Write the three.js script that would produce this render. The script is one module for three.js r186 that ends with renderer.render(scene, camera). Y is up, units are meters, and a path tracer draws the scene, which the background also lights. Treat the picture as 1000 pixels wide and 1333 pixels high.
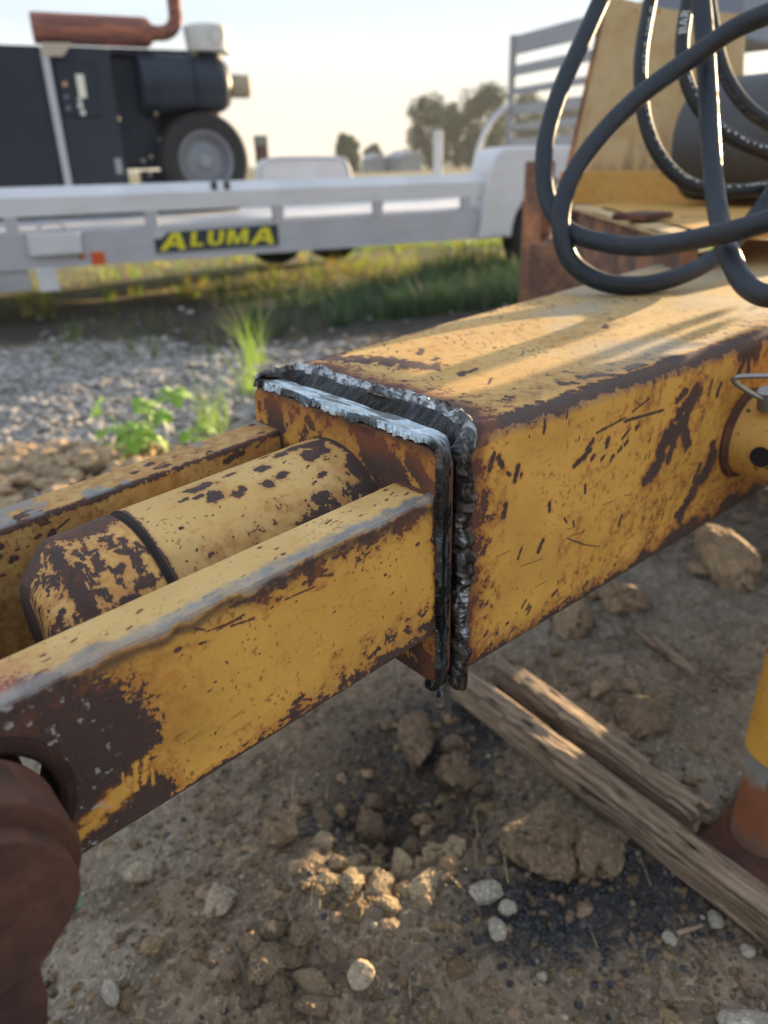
import * as THREE from 'three';
import { mergeGeometries, mergeVertices, toCreasedNormals } from 'three/addons/utils/BufferGeometryUtils.js';
import { RoundedBoxGeometry } from 'three/addons/geometries/RoundedBoxGeometry.js';
import { FontLoader } from 'three/addons/loaders/FontLoader.js';
import { TextGeometry } from 'three/addons/geometries/TextGeometry.js';

// ------------------------------------------------------------------ numbers and noise
let seed = 12345;
const rnd = () => { seed = (seed + 0x6D2B79F5) | 0; let t = Math.imul(seed ^ (seed >>> 15), 1 | seed); t = (t + Math.imul(t ^ (t >>> 7), 61 | t)) ^ t; return ((t ^ (t >>> 14)) >>> 0) / 4294967296; };
const rr = (a, b) => a + (b - a) * rnd();
const clamp = (x, a = 0, b = 1) => x < a ? a : x > b ? b : x;
const sst = (a, b, x) => { const t = clamp((x - a) / (b - a)); return t * t * (3 - 2 * t); };
const mix = (a, b, t) => a + (b - a) * t;
const LAT = new Float32Array(65536); for (let i = 0; i < 65536; i++) LAT[i] = rnd();
// value noise on a 256 lattice, wrapping every P cells
function vn(x, y, P = 256) {
  const xf = Math.floor(x), yf = Math.floor(y); let a = x - xf, b = y - yf;
  a = a * a * a * (a * (a * 6 - 15) + 10); b = b * b * b * (b * (b * 6 - 15) + 10);
  const x0 = ((xf % P) + P) % P, x1 = (x0 + 1) % P, y0 = (((yf % P) + P) % P) * 256, y1 = ((((yf + 1) % P) + P) % P) * 256;
  const p = LAT[y0 + x0], q = LAT[y0 + x1], r = LAT[y1 + x0], s = LAT[y1 + x1];
  return (p + (q - p) * a) * (1 - b) + (r + (s - r) * a) * b;
}
function fbm(x, y, o = 4, P = 256) { let v = 0, w = 0.5, s = 0; for (let i = 0; i < o; i++) { v += vn(x + i * 17.3, y + i * 9.7, P) * w; s += w; w *= 0.5; x *= 2; y *= 2; P = Math.min(256, P * 2); } return v / s; }
function vn3(x, y, z) { const f = Math.floor(z), t = z - f, u = t * t * (3 - 2 * t); return mix(vn(x + f * 37.7, y + f * 11.3), vn(x + (f + 1) * 37.7, y + (f + 1) * 11.3), u); }
function fbm3(x, y, z, o = 4) { let v = 0, w = 0.5, s = 0; for (let i = 0; i < o; i++) { v += vn3(x, y, z) * w; s += w; w *= 0.5; x *= 2.03; y *= 2.03; z *= 2.03; } return v / s; }

// ------------------------------------------------------------------ camera, sky, sun, exposure
const scene = new THREE.Scene();
const EYE = new THREE.Vector3(0, 0.86, 0);
const camera = new THREE.PerspectiveCamera(69.38, 768 / 1024, 0.05, 3000);
camera.position.copy(EYE);
camera.up.set(-0.0225, 0.99, 0.0).normalize();
{ // a phone held with a slight roll, 25 degrees down
  const up = new THREE.Vector3(-0.022471, 0.905238, 0.424310);      // the world's up in camera axes
  const f = new THREE.Vector3(0, 0, -1).addScaledVector(up, up.z).normalize();
  const r = new THREE.Vector3().crossVectors(f, up);
  const b = f.clone().negate();
  const camToWorld = new THREE.Matrix4().set(r.x, r.y, r.z, 0, up.x, up.y, up.z, 0, b.x, b.y, b.z, 0, 0, 0, 0, 1);
  camera.quaternion.setFromRotationMatrix(camToWorld);
}
camera.focus = 0.5;
camera.userData.fStop = 5.4;

const SUN_AZ = 44 * Math.PI / 180, SUN_EL = 7.5 * Math.PI / 180;
const SUN = new THREE.Vector3(Math.sin(SUN_AZ) * Math.cos(SUN_EL), Math.sin(SUN_EL), -Math.cos(SUN_AZ) * Math.cos(SUN_EL));
const sun = new THREE.DirectionalLight(new THREE.Color().setRGB(1, 0.73, 0.42), 5);
sun.position.copy(SUN).multiplyScalar(30); sun.target.position.set(0, 0, 0);
sun.castShadow = true; sun.shadow.radius = 1.3; sun.shadow.mapSize.set(4096, 4096);
Object.assign(sun.shadow.camera, { left: -9, right: 9, top: 9, bottom: -9, near: 1, far: 80 });
scene.add(sun, sun.target);

{ // clear, slightly milky sky of a low sun
  const W = 1024, H = 512, d = new Float32Array(W * H * 4), dir = new THREE.Vector3();
  const lerp3 = (a, b, t) => [0, 1, 2].map(i => a[i] + (b[i] - a[i]) * t);
  const E = 0.35, stops = [[0, [0.98, 0.86, 0.68]], [3, [0.95, 0.87, 0.73]], [9, [0.70, 0.81, 0.90]], [20, [0.72, 0.82, 0.92]], [45, [0.66, 0.77, 0.92]], [90, [0.62, 0.74, 0.90]]];
  for (let y = 0; y < H; y++) for (let x = 0; x < W; x++) {
    const el = ((y + 0.5) / H - 0.5) * Math.PI, az = ((x + 0.5) / W - 0.5) * 2 * Math.PI;
    dir.set(Math.cos(el) * Math.cos(az), Math.sin(el), Math.cos(el) * Math.sin(az));
    const e = Math.abs(el) * 180 / Math.PI;
    let k = 0; while (k < stops.length - 2 && e > stops[k + 1][0]) k++;
    const t = Math.min(1, (e - stops[k][0]) / (stops[k + 1][0] - stops[k][0]));
    const c = lerp3(stops[k][1], stops[k + 1][1], t);
    const g = Math.acos(Math.max(-1, Math.min(1, dir.dot(SUN)))) * 180 / Math.PI;
    const glow = 0.75 * Math.exp(-g * g / 280) + 0.22 * Math.exp(-g / 30);
    for (let i = 0; i < 3; i++) c[i] = E * (c[i] + glow * [1.0, 0.9, 0.66][i]);
    const ci = 1 + 0.09 * (fbm(az * 5 + 30, el * 40, 4) - 0.5) + 0.06 * (fbm(az * 11 + 3, el * 22 + 9, 3) - 0.5); for (let i = 0; i < 3; i++) c[i] *= ci;     // thin high haze
    const o = (y * W + x) * 4, dim = el < 0 ? 0.5 : 1;
    d[o] = c[0] * dim; d[o + 1] = c[1] * dim; d[o + 2] = c[2] * dim; d[o + 3] = 1;
  }
  const sky = new THREE.DataTexture(d, W, H, THREE.RGBAFormat, THREE.FloatType);
  sky.mapping = THREE.EquirectangularReflectionMapping; sky.magFilter = THREE.LinearFilter; sky.needsUpdate = true;
  scene.background = sky; scene.environment = sky;
}

const renderer = new THREE.WebGLRenderer({ antialias: true });
renderer.toneMapping = THREE.LinearToneMapping;
renderer.toneMappingExposure = 3.35;
renderer.shadowMap.enabled = true;

// ------------------------------------------------------------------ textures
const TO_SRGB = new Uint8Array(4097); for (let i = 0; i <= 4096; i++) { const c = i / 4096; TO_SRGB[i] = Math.round(255 * (c <= 0.0031308 ? c * 12.92 : 1.055 * Math.pow(c, 1 / 2.4) - 0.055)); }
// px(u, v, o) fills o = { r g b (linear), h (height 0..1), ro, me }, u and v in metres
function bake(w, h, u0, u1, v0, v1, px, wrap = THREE.RepeatWrapping) {
  const A = new Uint8Array(w * h * 4), B = new Uint8Array(w * h * 4), o = { r: 0, g: 0, b: 0, h: 0.5, ro: 0.6, me: 0 };
  for (let j = 0; j < h; j++) for (let i = 0; i < w; i++) {
    px(u0 + (u1 - u0) * (i + 0.5) / w, v0 + (v1 - v0) * (j + 0.5) / h, o, i, j);
    const k = (j * w + i) * 4;
    A[k] = TO_SRGB[(clamp(o.r) * 4096) | 0]; A[k + 1] = TO_SRGB[(clamp(o.g) * 4096) | 0]; A[k + 2] = TO_SRGB[(clamp(o.b) * 4096) | 0]; A[k + 3] = 255;
    B[k] = clamp(o.h) * 255; B[k + 1] = clamp(o.ro) * 255; B[k + 2] = clamp(o.me) * 255; B[k + 3] = 255;
  }
  const mk = (d, srgb) => {
    const t = new THREE.DataTexture(d, w, h, THREE.RGBAFormat); t.magFilter = THREE.LinearFilter; t.minFilter = THREE.LinearMipmapLinearFilter; t.generateMipmaps = true;
    t.wrapS = t.wrapT = wrap; if (srgb) t.colorSpace = THREE.SRGBColorSpace;
    t.repeat.set(1 / (u1 - u0), 1 / (v1 - v0)); t.offset.set(-u0 / (u1 - u0), -v0 / (v1 - v0)); t.needsUpdate = true; return t;
  };
  return { map: mk(A, true), orm: mk(B, false) };
}
function bakedMat(t, bump, extra = {}) {
  return new THREE.MeshStandardMaterial({ map: t.map, roughnessMap: t.orm, metalnessMap: t.orm, bumpMap: t.orm, bumpScale: bump, roughness: 1, metalness: 1, ...extra });
}
const plain = (r, g, b, ro = 0.6, me = 0, extra = {}) => new THREE.MeshStandardMaterial({ color: new THREE.Color().setRGB(r, g, b), roughness: ro, metalness: me, ...extra });

// a raster of chipped-paint marks: each mark is a ragged capsule, > 0 inside
class Marks {
  constructor(w, h, u0, u1, v0, v1) { Object.assign(this, { w, h, u0, u1, v0, v1 }); this.f = new Float32Array(w * h).fill(-1); }
  cap(x0, y0, x1, y1, r, rag = 0.7, fr = 0.9, r1 = r) {
    const { w, h, u0, u1, v0, v1, f } = this, su = (u1 - u0) / w, sv = (v1 - v0) / h, m = Math.max(r, r1) * 2.6;
    const i0 = Math.max(0, Math.floor((Math.min(x0, x1) - m - u0) / su)), i1 = Math.min(w - 1, Math.ceil((Math.max(x0, x1) + m - u0) / su));
    const j0 = Math.max(0, Math.floor((Math.min(y0, y1) - m - v0) / sv)), j1 = Math.min(h - 1, Math.ceil((Math.max(y0, y1) + m - v0) / sv));
    const dx = x1 - x0, dy = y1 - y0, L2 = dx * dx + dy * dy + 1e-12, k = fr / r;
    for (let j = j0; j <= j1; j++) for (let i = i0; i <= i1; i++) {
      const x = u0 + (i + 0.5) * su, y = v0 + (j + 0.5) * sv, t = clamp(((x - x0) * dx + (y - y0) * dy) / L2);
      const d = Math.hypot(x - x0 - t * dx, y - y0 - t * dy) / mix(r, r1, t);
      if (d > 2.6) continue;
      const v = 1 - d + (fbm(x * k + 3.1, y * k + 7.7, 4) - 0.5) * 2 * rag; const q = j * w + i; if (v > f[q]) f[q] = v;
    }
    return this;
  }
  chips(n, x0, x1, y0, y1, { len = [0.002, 0.008], r = [0.0005, 0.0014], ang = 1.25, sp = 0.35, keep } = {}) {
    for (let i = 0; i < n; i++) {
      const x = rr(x0, x1), y = rr(y0, y1); if (keep && rnd() > keep(x, y)) continue;
      const a = ang + rr(-sp, sp), l = mix(len[0], len[1], rnd() ** 2), q = mix(r[0], r[1], rnd() ** 1.5);
      this.cap(x, y, x + Math.cos(a) * l, y + Math.sin(a) * l, q, 0.8, 0.8);
    }
    return this;
  }
}
// weathered paint: base colour, marks and fields to one texel
const YEL = [0.80, 0.425, 0.080], DUSTY = [0.70, 0.51, 0.23], RUST = [0.062, 0.036, 0.031], RED = [0.16, 0.055, 0.026];
function paintPx(o, x, y, f, p) {
  const n1 = fbm(x * 26 + 5, y * 26, 4), n2 = fbm(x * 150, y * 150 + 9, 3), n3 = vn(x * 900, y * 900), fine = fbm(x * 560 + 2, y * 560, 2) - 0.5;
  let r = YEL[0], g = YEL[1], b = YEL[2];
  const du = clamp((p.dust ?? 0) + (n1 - 0.5) * 0.5 * (p.dust ? 1 : 0.15));
  r = mix(r, DUSTY[0], du); g = mix(g, DUSTY[1], du); b = mix(b, DUSTY[2], du);
  const tone = 0.88 + (n1 - 0.5) * 0.42 + (n2 - 0.5) * 0.22 + fine * 0.10; r *= tone; g *= tone; b *= tone;
  const gr = clamp((p.grime ?? 0.15) * (0.5 + n1 * 1.2 + (n2 - 0.5)));            // brownish film
  r = mix(r, 0.16, gr); g = mix(g, 0.085, gr); b = mix(b, 0.035, gr);
  const speck = sst(0.74, 0.86, fbm(x * 330 + 60, y * 290, 3) + (n1 - 0.5) * 0.34 + ((p.specks ?? 0) - 0.5) * 0.10) * 0.8;
  r = mix(r, 0.13, speck * 0.75); g = mix(g, 0.055, speck * 0.75); b = mix(b, 0.02, speck * 0.75);
  f += fine * 0.6 + (n2 - 0.5) * 0.3;
  if (p.smear) { const q = p.smear - 0.14 - 0.72 * clamp((fbm(x * 150, y * 150 + 31, 4) * 0.72 + n1 * 0.28 - 0.5) * 2.6 + 0.5) + fine * 0.5; f = Math.max(f, q * 1.8); }      // fine-grained rust bloom
  const scr = 1 - Math.min(1, Math.abs(vn(x * 55 + y * 30, y * 240 - x * 20) - 0.5) * 42), scr2 = scr * sst(0.55, 0.75, vn(x * 40, y * 33 + 5)) * 0.35;
  const halo = sst(-1.0, 0.05, f + (n2 - 0.5) * 1.1) * (p.halo ?? 0.55);
  r = mix(r, 0.26, halo * 0.8); g = mix(g, 0.095, halo); b = mix(b, 0.022, halo);
  r *= 1 - scr2; g *= 1 - scr2 * 1.1; b *= 1 - scr2;
  const m = sst(-0.10, 0.08, f), rt = clamp((n2 - 0.45) * 1.3 + (p.red ?? 0)), rs = 0.75 + n3 * 0.5;
  const R0 = mix(RUST[0], RED[0], rt) * rs, R1 = mix(RUST[1], RED[1], rt) * rs, R2 = mix(RUST[2], RED[2], rt) * rs;
  r = mix(r, R0, m); g = mix(g, R1, m); b = mix(b, R2, m);
  o.r = r; o.g = g; o.b = b;
  o.h = mix(0.72 + (n2 - 0.5) * 0.07 + (n3 - 0.5) * 0.02, 0.35 + n2 * 0.22 + n3 * 0.12, m); o.ro = mix((p.ro ?? 0.42) + n2 * 0.22 + du * 0.2 + gr * 0.2, 0.78 + n3 * 0.15, m); o.me = 0;
}
function burn(o, t, c = [0.035, 0.018, 0.014]) { o.r = mix(o.r, c[0], t); o.g = mix(o.g, c[1], t); o.b = mix(o.b, c[2], t); o.ro = mix(o.ro, 0.7, t * 0.5); }

// ------------------------------------------------------------------ things, parts, names
const taken = new Map();
function numbered(n) { const k = taken.get(n) ?? 0; taken.set(n, k + 1); return k ? n + '_' + String(k).padStart(3, '0') : n; }
function tag(o, label, category, group) { o.userData.label = label; o.userData.category = category; if (group) o.userData.group = group; return o; }
function thing(name, label, category, pos = [0, 0, 0], turn = 0, group) { const o = new THREE.Group(); o.name = numbered(name); o.position.set(...pos); o.rotation.y = turn; tag(o, label, category, group); scene.add(o); return o; }
function mesh(name, geo, mat, parent = scene) { const m = new THREE.Mesh(geo, mat); m.name = parent === scene ? numbered(name) : name; m.castShadow = m.receiveShadow = true; parent.add(m); return m; }
function merged(list) { return mergeGeometries(list.map(g => { const q = g.index ? g.toNonIndexed() : g; for (const k of Object.keys(q.attributes)) if (!['position', 'normal', 'uv'].includes(k)) q.deleteAttribute(k); return q; })); }
// uv in metres, each face laid flat along its own dominant axis
function flatUV(g, off = 0) {
  const q = g.index ? g.toNonIndexed() : g, p = q.attributes.position, uv = new Float32Array(p.count * 2);
  for (let i = 0; i < p.count; i += 3) {
    const a = [0, 1, 2].map(k => new THREE.Vector3().fromBufferAttribute(p, i + k));
    const n = a[1].clone().sub(a[0]).cross(a[2].clone().sub(a[0])), x = Math.abs(n.x), y = Math.abs(n.y), z = Math.abs(n.z);
    for (let k = 0; k < 3; k++) { const v = a[k], s = (i + k) * 2; if (z >= x && z >= y) { uv[s] = v.x + off; uv[s + 1] = v.y; } else if (y >= x) { uv[s] = v.x + off; uv[s + 1] = v.z + 0.37; } else { uv[s] = v.z + off + 0.61; uv[s + 1] = v.y; } }
  }
  q.setAttribute('uv', new THREE.BufferAttribute(uv, 2)); return q;
}
function box(w, h, d, x, y, z, r = 0.003) { const rad = Math.min(r, w / 2.2, h / 2.2, d / 2.2); const g = rad > 0 ? new RoundedBoxGeometry(w, h, d, 2, rad) : new THREE.BoxGeometry(w, h, d); return flatUV(g.translate(x, y, z), x * 1.37); }
function rod(a, b, r0, r1 = r0, seg = 14, open = false) {
  const A = new THREE.Vector3(...a), B = new THREE.Vector3(...b), L = A.distanceTo(B), g = new THREE.CylinderGeometry(r1, r0, L, seg, 1, open);
  const uv = g.attributes.uv; for (let i = 0; i < uv.count; i++) uv.setXY(i, uv.getX(i) * 6.28 * r0, uv.getY(i) * L);
  g.applyQuaternion(new THREE.Quaternion().setFromUnitVectors(new THREE.Vector3(0, 1, 0), B.clone().sub(A).normalize())); return g.translate((A.x + B.x) / 2, (A.y + B.y) / 2, (A.z + B.z) / 2);
}
function beamBar(a, b, w, h, r = 0.004) { // a rounded bar between two points
  const A = new THREE.Vector3(...a), B = new THREE.Vector3(...b), L = A.distanceTo(B), g = flatUV(new RoundedBoxGeometry(L, h, w, 2, Math.min(r, w / 2.2, h / 2.2)), a[0]);
  const X = B.clone().sub(A).normalize(), Z = new THREE.Vector3().crossVectors(X, new THREE.Vector3(0, 1, 0)).normalize(), Y = new THREE.Vector3().crossVectors(Z, X);
  return g.applyMatrix4(new THREE.Matrix4().makeBasis(X, Y, Z)).translate((A.x + B.x) / 2, (A.y + B.y) / 2, (A.z + B.z) / 2);
}
function plate(pts, depth, bevel = 0.0015, curve = 6) { // extruded outline in x, y, thickness along +z
  const s = !Array.isArray(pts) ? pts : new THREE.Shape(pts.map(p => new THREE.Vector2(...p)));
  return new THREE.ExtrudeGeometry(s, { depth: depth - 2 * bevel, bevelEnabled: bevel > 0, bevelThickness: bevel, bevelSize: bevel, bevelOffset: -bevel, bevelSegments: 2, curveSegments: curve }).translate(0, 0, bevel);
}
function tube(pts, r, seg = 120, rad = 16) { return new THREE.TubeGeometry(new THREE.CatmullRomCurve3(pts.map(p => new THREE.Vector3(...p)), false, 'centripetal'), seg, r, rad); }
function lathe(pts, seg = 48) { return new THREE.LatheGeometry(pts.map(p => new THREE.Vector2(...p)), seg); }
// indexed grid surface: at(i, j) -> [x, y, z, u, v]
function grid(nu, nv, at) {
  const P = [], U = [], I = [];
  for (let j = 0; j <= nv; j++) for (let i = 0; i <= nu; i++) { const a = at(i / nu, j / nv); P.push(a[0], a[1], a[2]); U.push(a[3], a[4]); }
  for (let j = 0; j < nv; j++) for (let i = 0; i < nu; i++) { const k = j * (nu + 1) + i; I.push(k, k + 1, k + nu + 2, k, k + nu + 2, k + nu + 1); }
  const g = new THREE.BufferGeometry(); g.setAttribute('position', new THREE.Float32BufferAttribute(P, 3)); g.setAttribute('uv', new THREE.Float32BufferAttribute(U, 2)); g.setIndex(I); g.computeVertexNormals(); return g;
}

// ------------------------------------------------------------------ shared materials
const tRust = bake(512, 512, 0, 0.4, 0, 0.4, (x, y, o) => {
  const a = x / 0.4, b = y / 0.4, n = fbm(a * 6, b * 6, 5, 6), m = fbm(a * 40, b * 40, 3, 40), k = vn(a * 128, b * 128, 128);
  const t = clamp((n - 0.42) * 3.2), s = 0.75 + m * 0.5 + (k - 0.5) * 0.3;
  o.r = mix(0.075, 0.175, t) * s; o.g = mix(0.034, 0.066, t) * s; o.b = mix(0.026, 0.036, t) * s; o.h = 0.4 + m * 0.4 + (k - 0.5) * 0.3; o.ro = 0.72 + k * 0.2; o.me = 0;
});
const mRust = bakedMat(tRust, 0.0012);
const mRustDark = bakedMat(tRust, 0.003, { color: new THREE.Color().setRGB(0.62, 0.62, 0.64) });
const mRustOrange = bakedMat(tRust, 0.0012, { color: new THREE.Color().setRGB(2.5, 2.9, 2.7) }), mRustRail = bakedMat(tRust, 0.0012, { color: new THREE.Color().setRGB(1.7, 2.1, 2.1) });
const tYellow = bake(1024, 1024, 0, 0.8, 0, 0.8, (() => {
  const M = new Marks(1024, 1024, 0, 0.8, 0, 0.8);
  M.chips(380, 0.02, 0.78, 0.02, 0.78, { len: [0.0005, 0.006], r: [0.0004, 0.0018], ang: 1.3, sp: 0.6 });
  for (let i = 0; i < 14; i++) { const x = rr(0.05, 0.75), y = rr(0.05, 0.75); M.cap(x, y, x + rr(-0.03, 0.03), y + rr(-0.03, 0.03), rr(0.004, 0.016)); }
  return (x, y, o, i, j) => paintPx(o, x, y, M.f[j * 1024 + i], { grime: 0.2, specks: 0.5, dust: 0.15 });
})());
const mYellow = bakedMat(tYellow, 0.0006);
const tTan = bake(512, 512, 0, 0.8, 0, 0.8, (() => {
  const M = new Marks(512, 512, 0, 0.8, 0, 0.8); M.chips(90, 0, 0.8, 0, 0.8, { len: [0.001, 0.008], r: [0.0008, 0.0025] });
  return (x, y, o, i, j) => { paintPx(o, x, y, M.f[j * 512 + i], { dust: 0.85, grime: 0.12, specks: 0.2 }); const st = sst(0.5, 0.75, fbm(x * 14, y * 3 + 4, 4)) * sst(0.36, 0.1, y) * 0.65; burn(o, st, [0.14, 0.07, 0.035]); };
})());
const mTan = bakedMat(tTan, 0.0004, { color: new THREE.Color().setRGB(0.95, 1.0, 1.25) });
const tAlu = bake(512, 512, 0, 1, 0, 1, (x, y, o) => {
  const n = fbm(x * 5, y * 5, 4, 5), s = fbm(x * 3, y * 100, 3, 100), k = vn(x * 128, y * 128, 128), c = 0.60 + (n - 0.5) * 0.16 + (s - 0.5) * 0.1;
  o.r = c * 0.98; o.g = c * 0.98; o.b = c; o.h = 0.5 + (s - 0.5) * 0.3; o.ro = 0.40 + n * 0.22 + k * 0.06; o.me = 0.45;
});
const mAlu = bakedMat(tAlu, 0.0003, { color: new THREE.Color().setRGB(0.78, 0.78, 0.83) }), mGate = bakedMat(tAlu, 0.0003, { color: new THREE.Color().setRGB(0.52, 0.54, 0.60) });
const mAluWhite = bakedMat(tAlu, 0.0003, { color: new THREE.Color().setRGB(1.08, 1.08, 1.1) });
const mBlack = bakedMat(tAlu, 0.0004, { color: new THREE.Color().setRGB(0.016, 0.028, 0.052), metalness: 0.3 });
const mBlack2 = bakedMat(tAlu, 0.0004, { color: new THREE.Color().setRGB(0.028, 0.042, 0.068), metalness: 0.3 });
const mTyre = plain(0.022, 0.022, 0.024, 0.82);
const tRubber = bake(256, 256, 0, 0.1, 0, 0.1, (x, y, o) => { const a = x * 10, b = y * 10, n = fbm(a * 5, b * 5, 4, 5), k = vn(a * 64, b * 64, 64), d = sst(0.55, 0.8, n) * 0.6; o.r = 0.009 + d * 0.022 + k * 0.004; o.g = 0.015 + d * 0.030 + k * 0.005; o.b = 0.027 + d * 0.042 + k * 0.007; o.h = 0.5 + (k - 0.5) * 0.5; o.ro = 0.40 + n * 0.25 + d * 0.3; o.me = 0; });
const mRubber = bakedMat(tRubber, 0.0002);
const tWood = bake(1024, 256, 0, 0.8, 0, 0.2, (x, y, o) => {
  const w = fbm(x * 5, y * 24, 3) * 0.5, g = vn(x * 9 + w, y * 260 + w * 26), h = fbm(x * 30, y * 420, 3), sp = sst(0.62, 0.85, fbm(x * 22, y * 150, 4)), k = vn(x * 700, y * 700);
  const c = 0.25 + (g - 0.5) * 0.2 + (h - 0.5) * 0.22 - sp * 0.2 + (k - 0.5) * 0.06;
  o.r = c * 1.04; o.g = c * 0.74; o.b = c * 0.50; o.h = 0.5 + (g - 0.5) * 0.4 + (h - 0.5) * 0.7 - sp * 0.35; o.ro = 0.85; o.me = 0;
});
const mWood = bakedMat(tWood, 0.004);

// ------------------------------------------------------------------ the yellow tongue: local x runs along the beam, y = 0 is its top, z = 0 its near side
const TONGUE = [0.05222, 0.69598, -0.46539], TURN = 0.7044;
const cT = Math.cos(TURN), sT = Math.sin(TURN);
const toWorld = (x, y, z) => [TONGUE[0] + x * cT + z * sT, TONGUE[1] + y, TONGUE[2] - x * sT + z * cT];
const tongue = thing('tow_tongue', 'worn yellow steel trailer tongue whose wide beam has an open torch-cut joint', 'trailer tongue', TONGUE, TURN);
const BH = 0.203, BW = 0.254, RC = 0.013;
// perimeter of the beam section, s = 0 at the bottom of the near side, growing up the side and over the top
const SIDE0 = Math.PI / 2 * RC, SIDE1 = SIDE0 + BH - 2 * RC, TOP0 = SIDE1 + Math.PI / 2 * RC, TOP1 = TOP0 + BW - 2 * RC, FAR0 = TOP1 + Math.PI / 2 * RC, FAR1 = FAR0 + BH - 2 * RC, ALL = FAR1 + SIDE0;
const sOfY = y => SIDE0 + (y + BH - RC), sOfZ = z => TOP0 + (-z - RC);
function section(s) { // -> [y, z, ny, nz]
  const arc = (cy, cz, t0, t) => { const a = t0 + t / RC; return [cy + Math.sin(a) * RC, cz + Math.cos(a) * RC, Math.sin(a), Math.cos(a)]; };
  if (s < SIDE0) return arc(-BH + RC, -RC, -Math.PI / 2, s);
  if (s < SIDE1) return [-BH + RC + s - SIDE0, 0, 0, 1];
  if (s < TOP0) return arc(-RC, -RC, 0, s - SIDE1);
  if (s < TOP1) return [0, -RC - (s - TOP0), 1, 0];
  if (s < FAR0) return arc(-RC, -BW + RC, Math.PI / 2, s - TOP1);
  if (s < FAR1) return [-RC - (s - FAR0), -BW, 0, -1];
  return arc(-BH + RC, -BW + RC, Math.PI, s - FAR1);
}
const topness = s => sst(SIDE1 - 0.012, TOP0 + 0.035, s);       // the cut is wide on the top and narrow down the side
const closeT = s => sst(sOfZ(-0.226), sOfZ(-0.254), s);           // the cut narrows at the far corner
const cutX = s => -0.040 * closeT(s) +  mix(0.0065, 0.040, topness(s)) + 0.0015 * (vn(s * 60, 4.2) - 0.5);
const L_BEAM = 1.9;
const tBeam = bake(2048, 1024, -0.01, 1.19, 0, 0.467, (() => {
  const W = 2048, H = 1024, M = new Marks(W, H, -0.01, 1.19, 0, 0.467), S = (x0, y0, x1, y1, r, rag, fr, r1) => M.cap(x0, sOfY(y0), x1, sOfY(y1), r, rag, fr, r1), T = (x0, z0, x1, z1, r, rag = 0.9, fr = 0.9) => M.cap(x0, sOfZ(z0), x1, sOfZ(z1), r, rag, fr);
  // the large flaked patches on the near side
  S(0.318, -0.036, 0.292, -0.052, 0.0085); S(0.300, -0.030, 0.285, -0.036, 0.004); S(0.312, -0.045, 0.306, -0.062, 0.0075); S(0.298, -0.062, 0.278, -0.072, 0.0105); S(0.306, -0.066, 0.318, -0.088, 0.0065); S(0.27, -0.068, 0.266, -0.082, 0.007); S(0.29, -0.082, 0.284, -0.092, 0.005);
  S(0.266, -0.096, 0.250, -0.103, 0.008); S(0.275, -0.088, 0.262, -0.096, 0.005); S(0.376, -0.116, 0.362, -0.132, 0.0095); S(0.372, -0.10, 0.378, -0.118, 0.005); S(0.352, -0.135, 0.336, -0.156, 0.0075); S(0.333, -0.152, 0.328, -0.172, 0.0055); S(0.352, -0.120, 0.345, -0.132, 0.004); S(0.338, -0.156, 0.318, -0.162, 0.004);
  S(0.285, 0.004, 0.318, 0.0, 0.010); S(0.262, 0.004, 0.285, 0.0, 0.006); S(0.400, -0.010, 0.432, -0.014, 0.011); S(0.408, -0.02, 0.402, -0.032, 0.005); S(0.418, -0.016, 0.424, -0.034, 0.004); S(0.366, -0.037, 0.362, -0.047, 0.003); S(0.347, -0.03, 0.343, -0.042, 0.0022);
  // the short strokes
  S(0.0297, -0.032, 0.0343, -0.0225, 0.0024, 0.5); S(0.0392, -0.0255, 0.0442, -0.034, 0.0024, 0.5); S(0.0585, -0.0495, 0.0618, -0.0385, 0.0022, 0.5); S(0.0495, -0.0404, 0.053, -0.043, 0.0015, 0.5); S(0.0655, -0.047, 0.066, -0.0465, 0.0014); S(0.0478, -0.0745, 0.0500, -0.0665, 0.0025, 0.6);
  S(0.1045, -0.088, 0.1037, -0.0815, 0.0019, 0.5); S(0.1524, -0.087, 0.1512, -0.080, 0.0016, 0.5); S(0.2119, -0.137, 0.2145, -0.129, 0.0018, 0.5); S(0.0938, -0.1215, 0.0992, -0.1128, 0.002, 0.6); S(0.0683, -0.1185, 0.0715, -0.1108, 0.0012, 0.5); S(0.1769, -0.0517, 0.1779, -0.0462, 0.0025, 0.6); S(0.1996, -0.0515, 0.2095, -0.0448, 0.0014); S(0.1335, -0.0575, 0.1540, -0.0490, 0.0024, 0.7); S(0.148, -0.047, 0.156, -0.042, 0.0022, 0.7);
  S(0.1298, -0.1071, 0.1252, -0.1015, 0.001); S(0.1413, -0.115, 0.1388, -0.1088, 0.001); S(0.0898, -0.0192, 0.0903, -0.0098, 0.0014, 0.5); S(0.1173, -0.0138, 0.1184, -0.0058, 0.0012, 0.5); S(0.1318, -0.1225, 0.158, -0.138, 0.0006, 0.6); S(0.158, -0.138, 0.183, -0.149, 0.0004, 0.6); S(0.160, -0.0365, 0.20, -0.033, 0.0009, 0.8); S(0.20, -0.036, 0.262, -0.040, 0.0013, 0.8); S(0.21, -0.030, 0.235, -0.024, 0.0009, 0.8);
  for (const [x, y] of [[0.157, -0.058], [0.172, -0.062], [0.186, -0.066], [0.196, -0.062], [0.145, -0.055], [0.205, -0.058], [0.22, -0.047]]) S(x, y, x + 0.003, y + 0.002, 0.0019, 0.7);
  M.chips(170, 0.02, 1.15, sOfY(-0.19), sOfY(-0.012), { len: [0.0003, 0.005], r: [0.0003, 0.0008], ang: 1.2, sp: 0.4, keep: (x) => 0.3 + sst(0.02, 0.2, x) * 0.7 });
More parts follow.
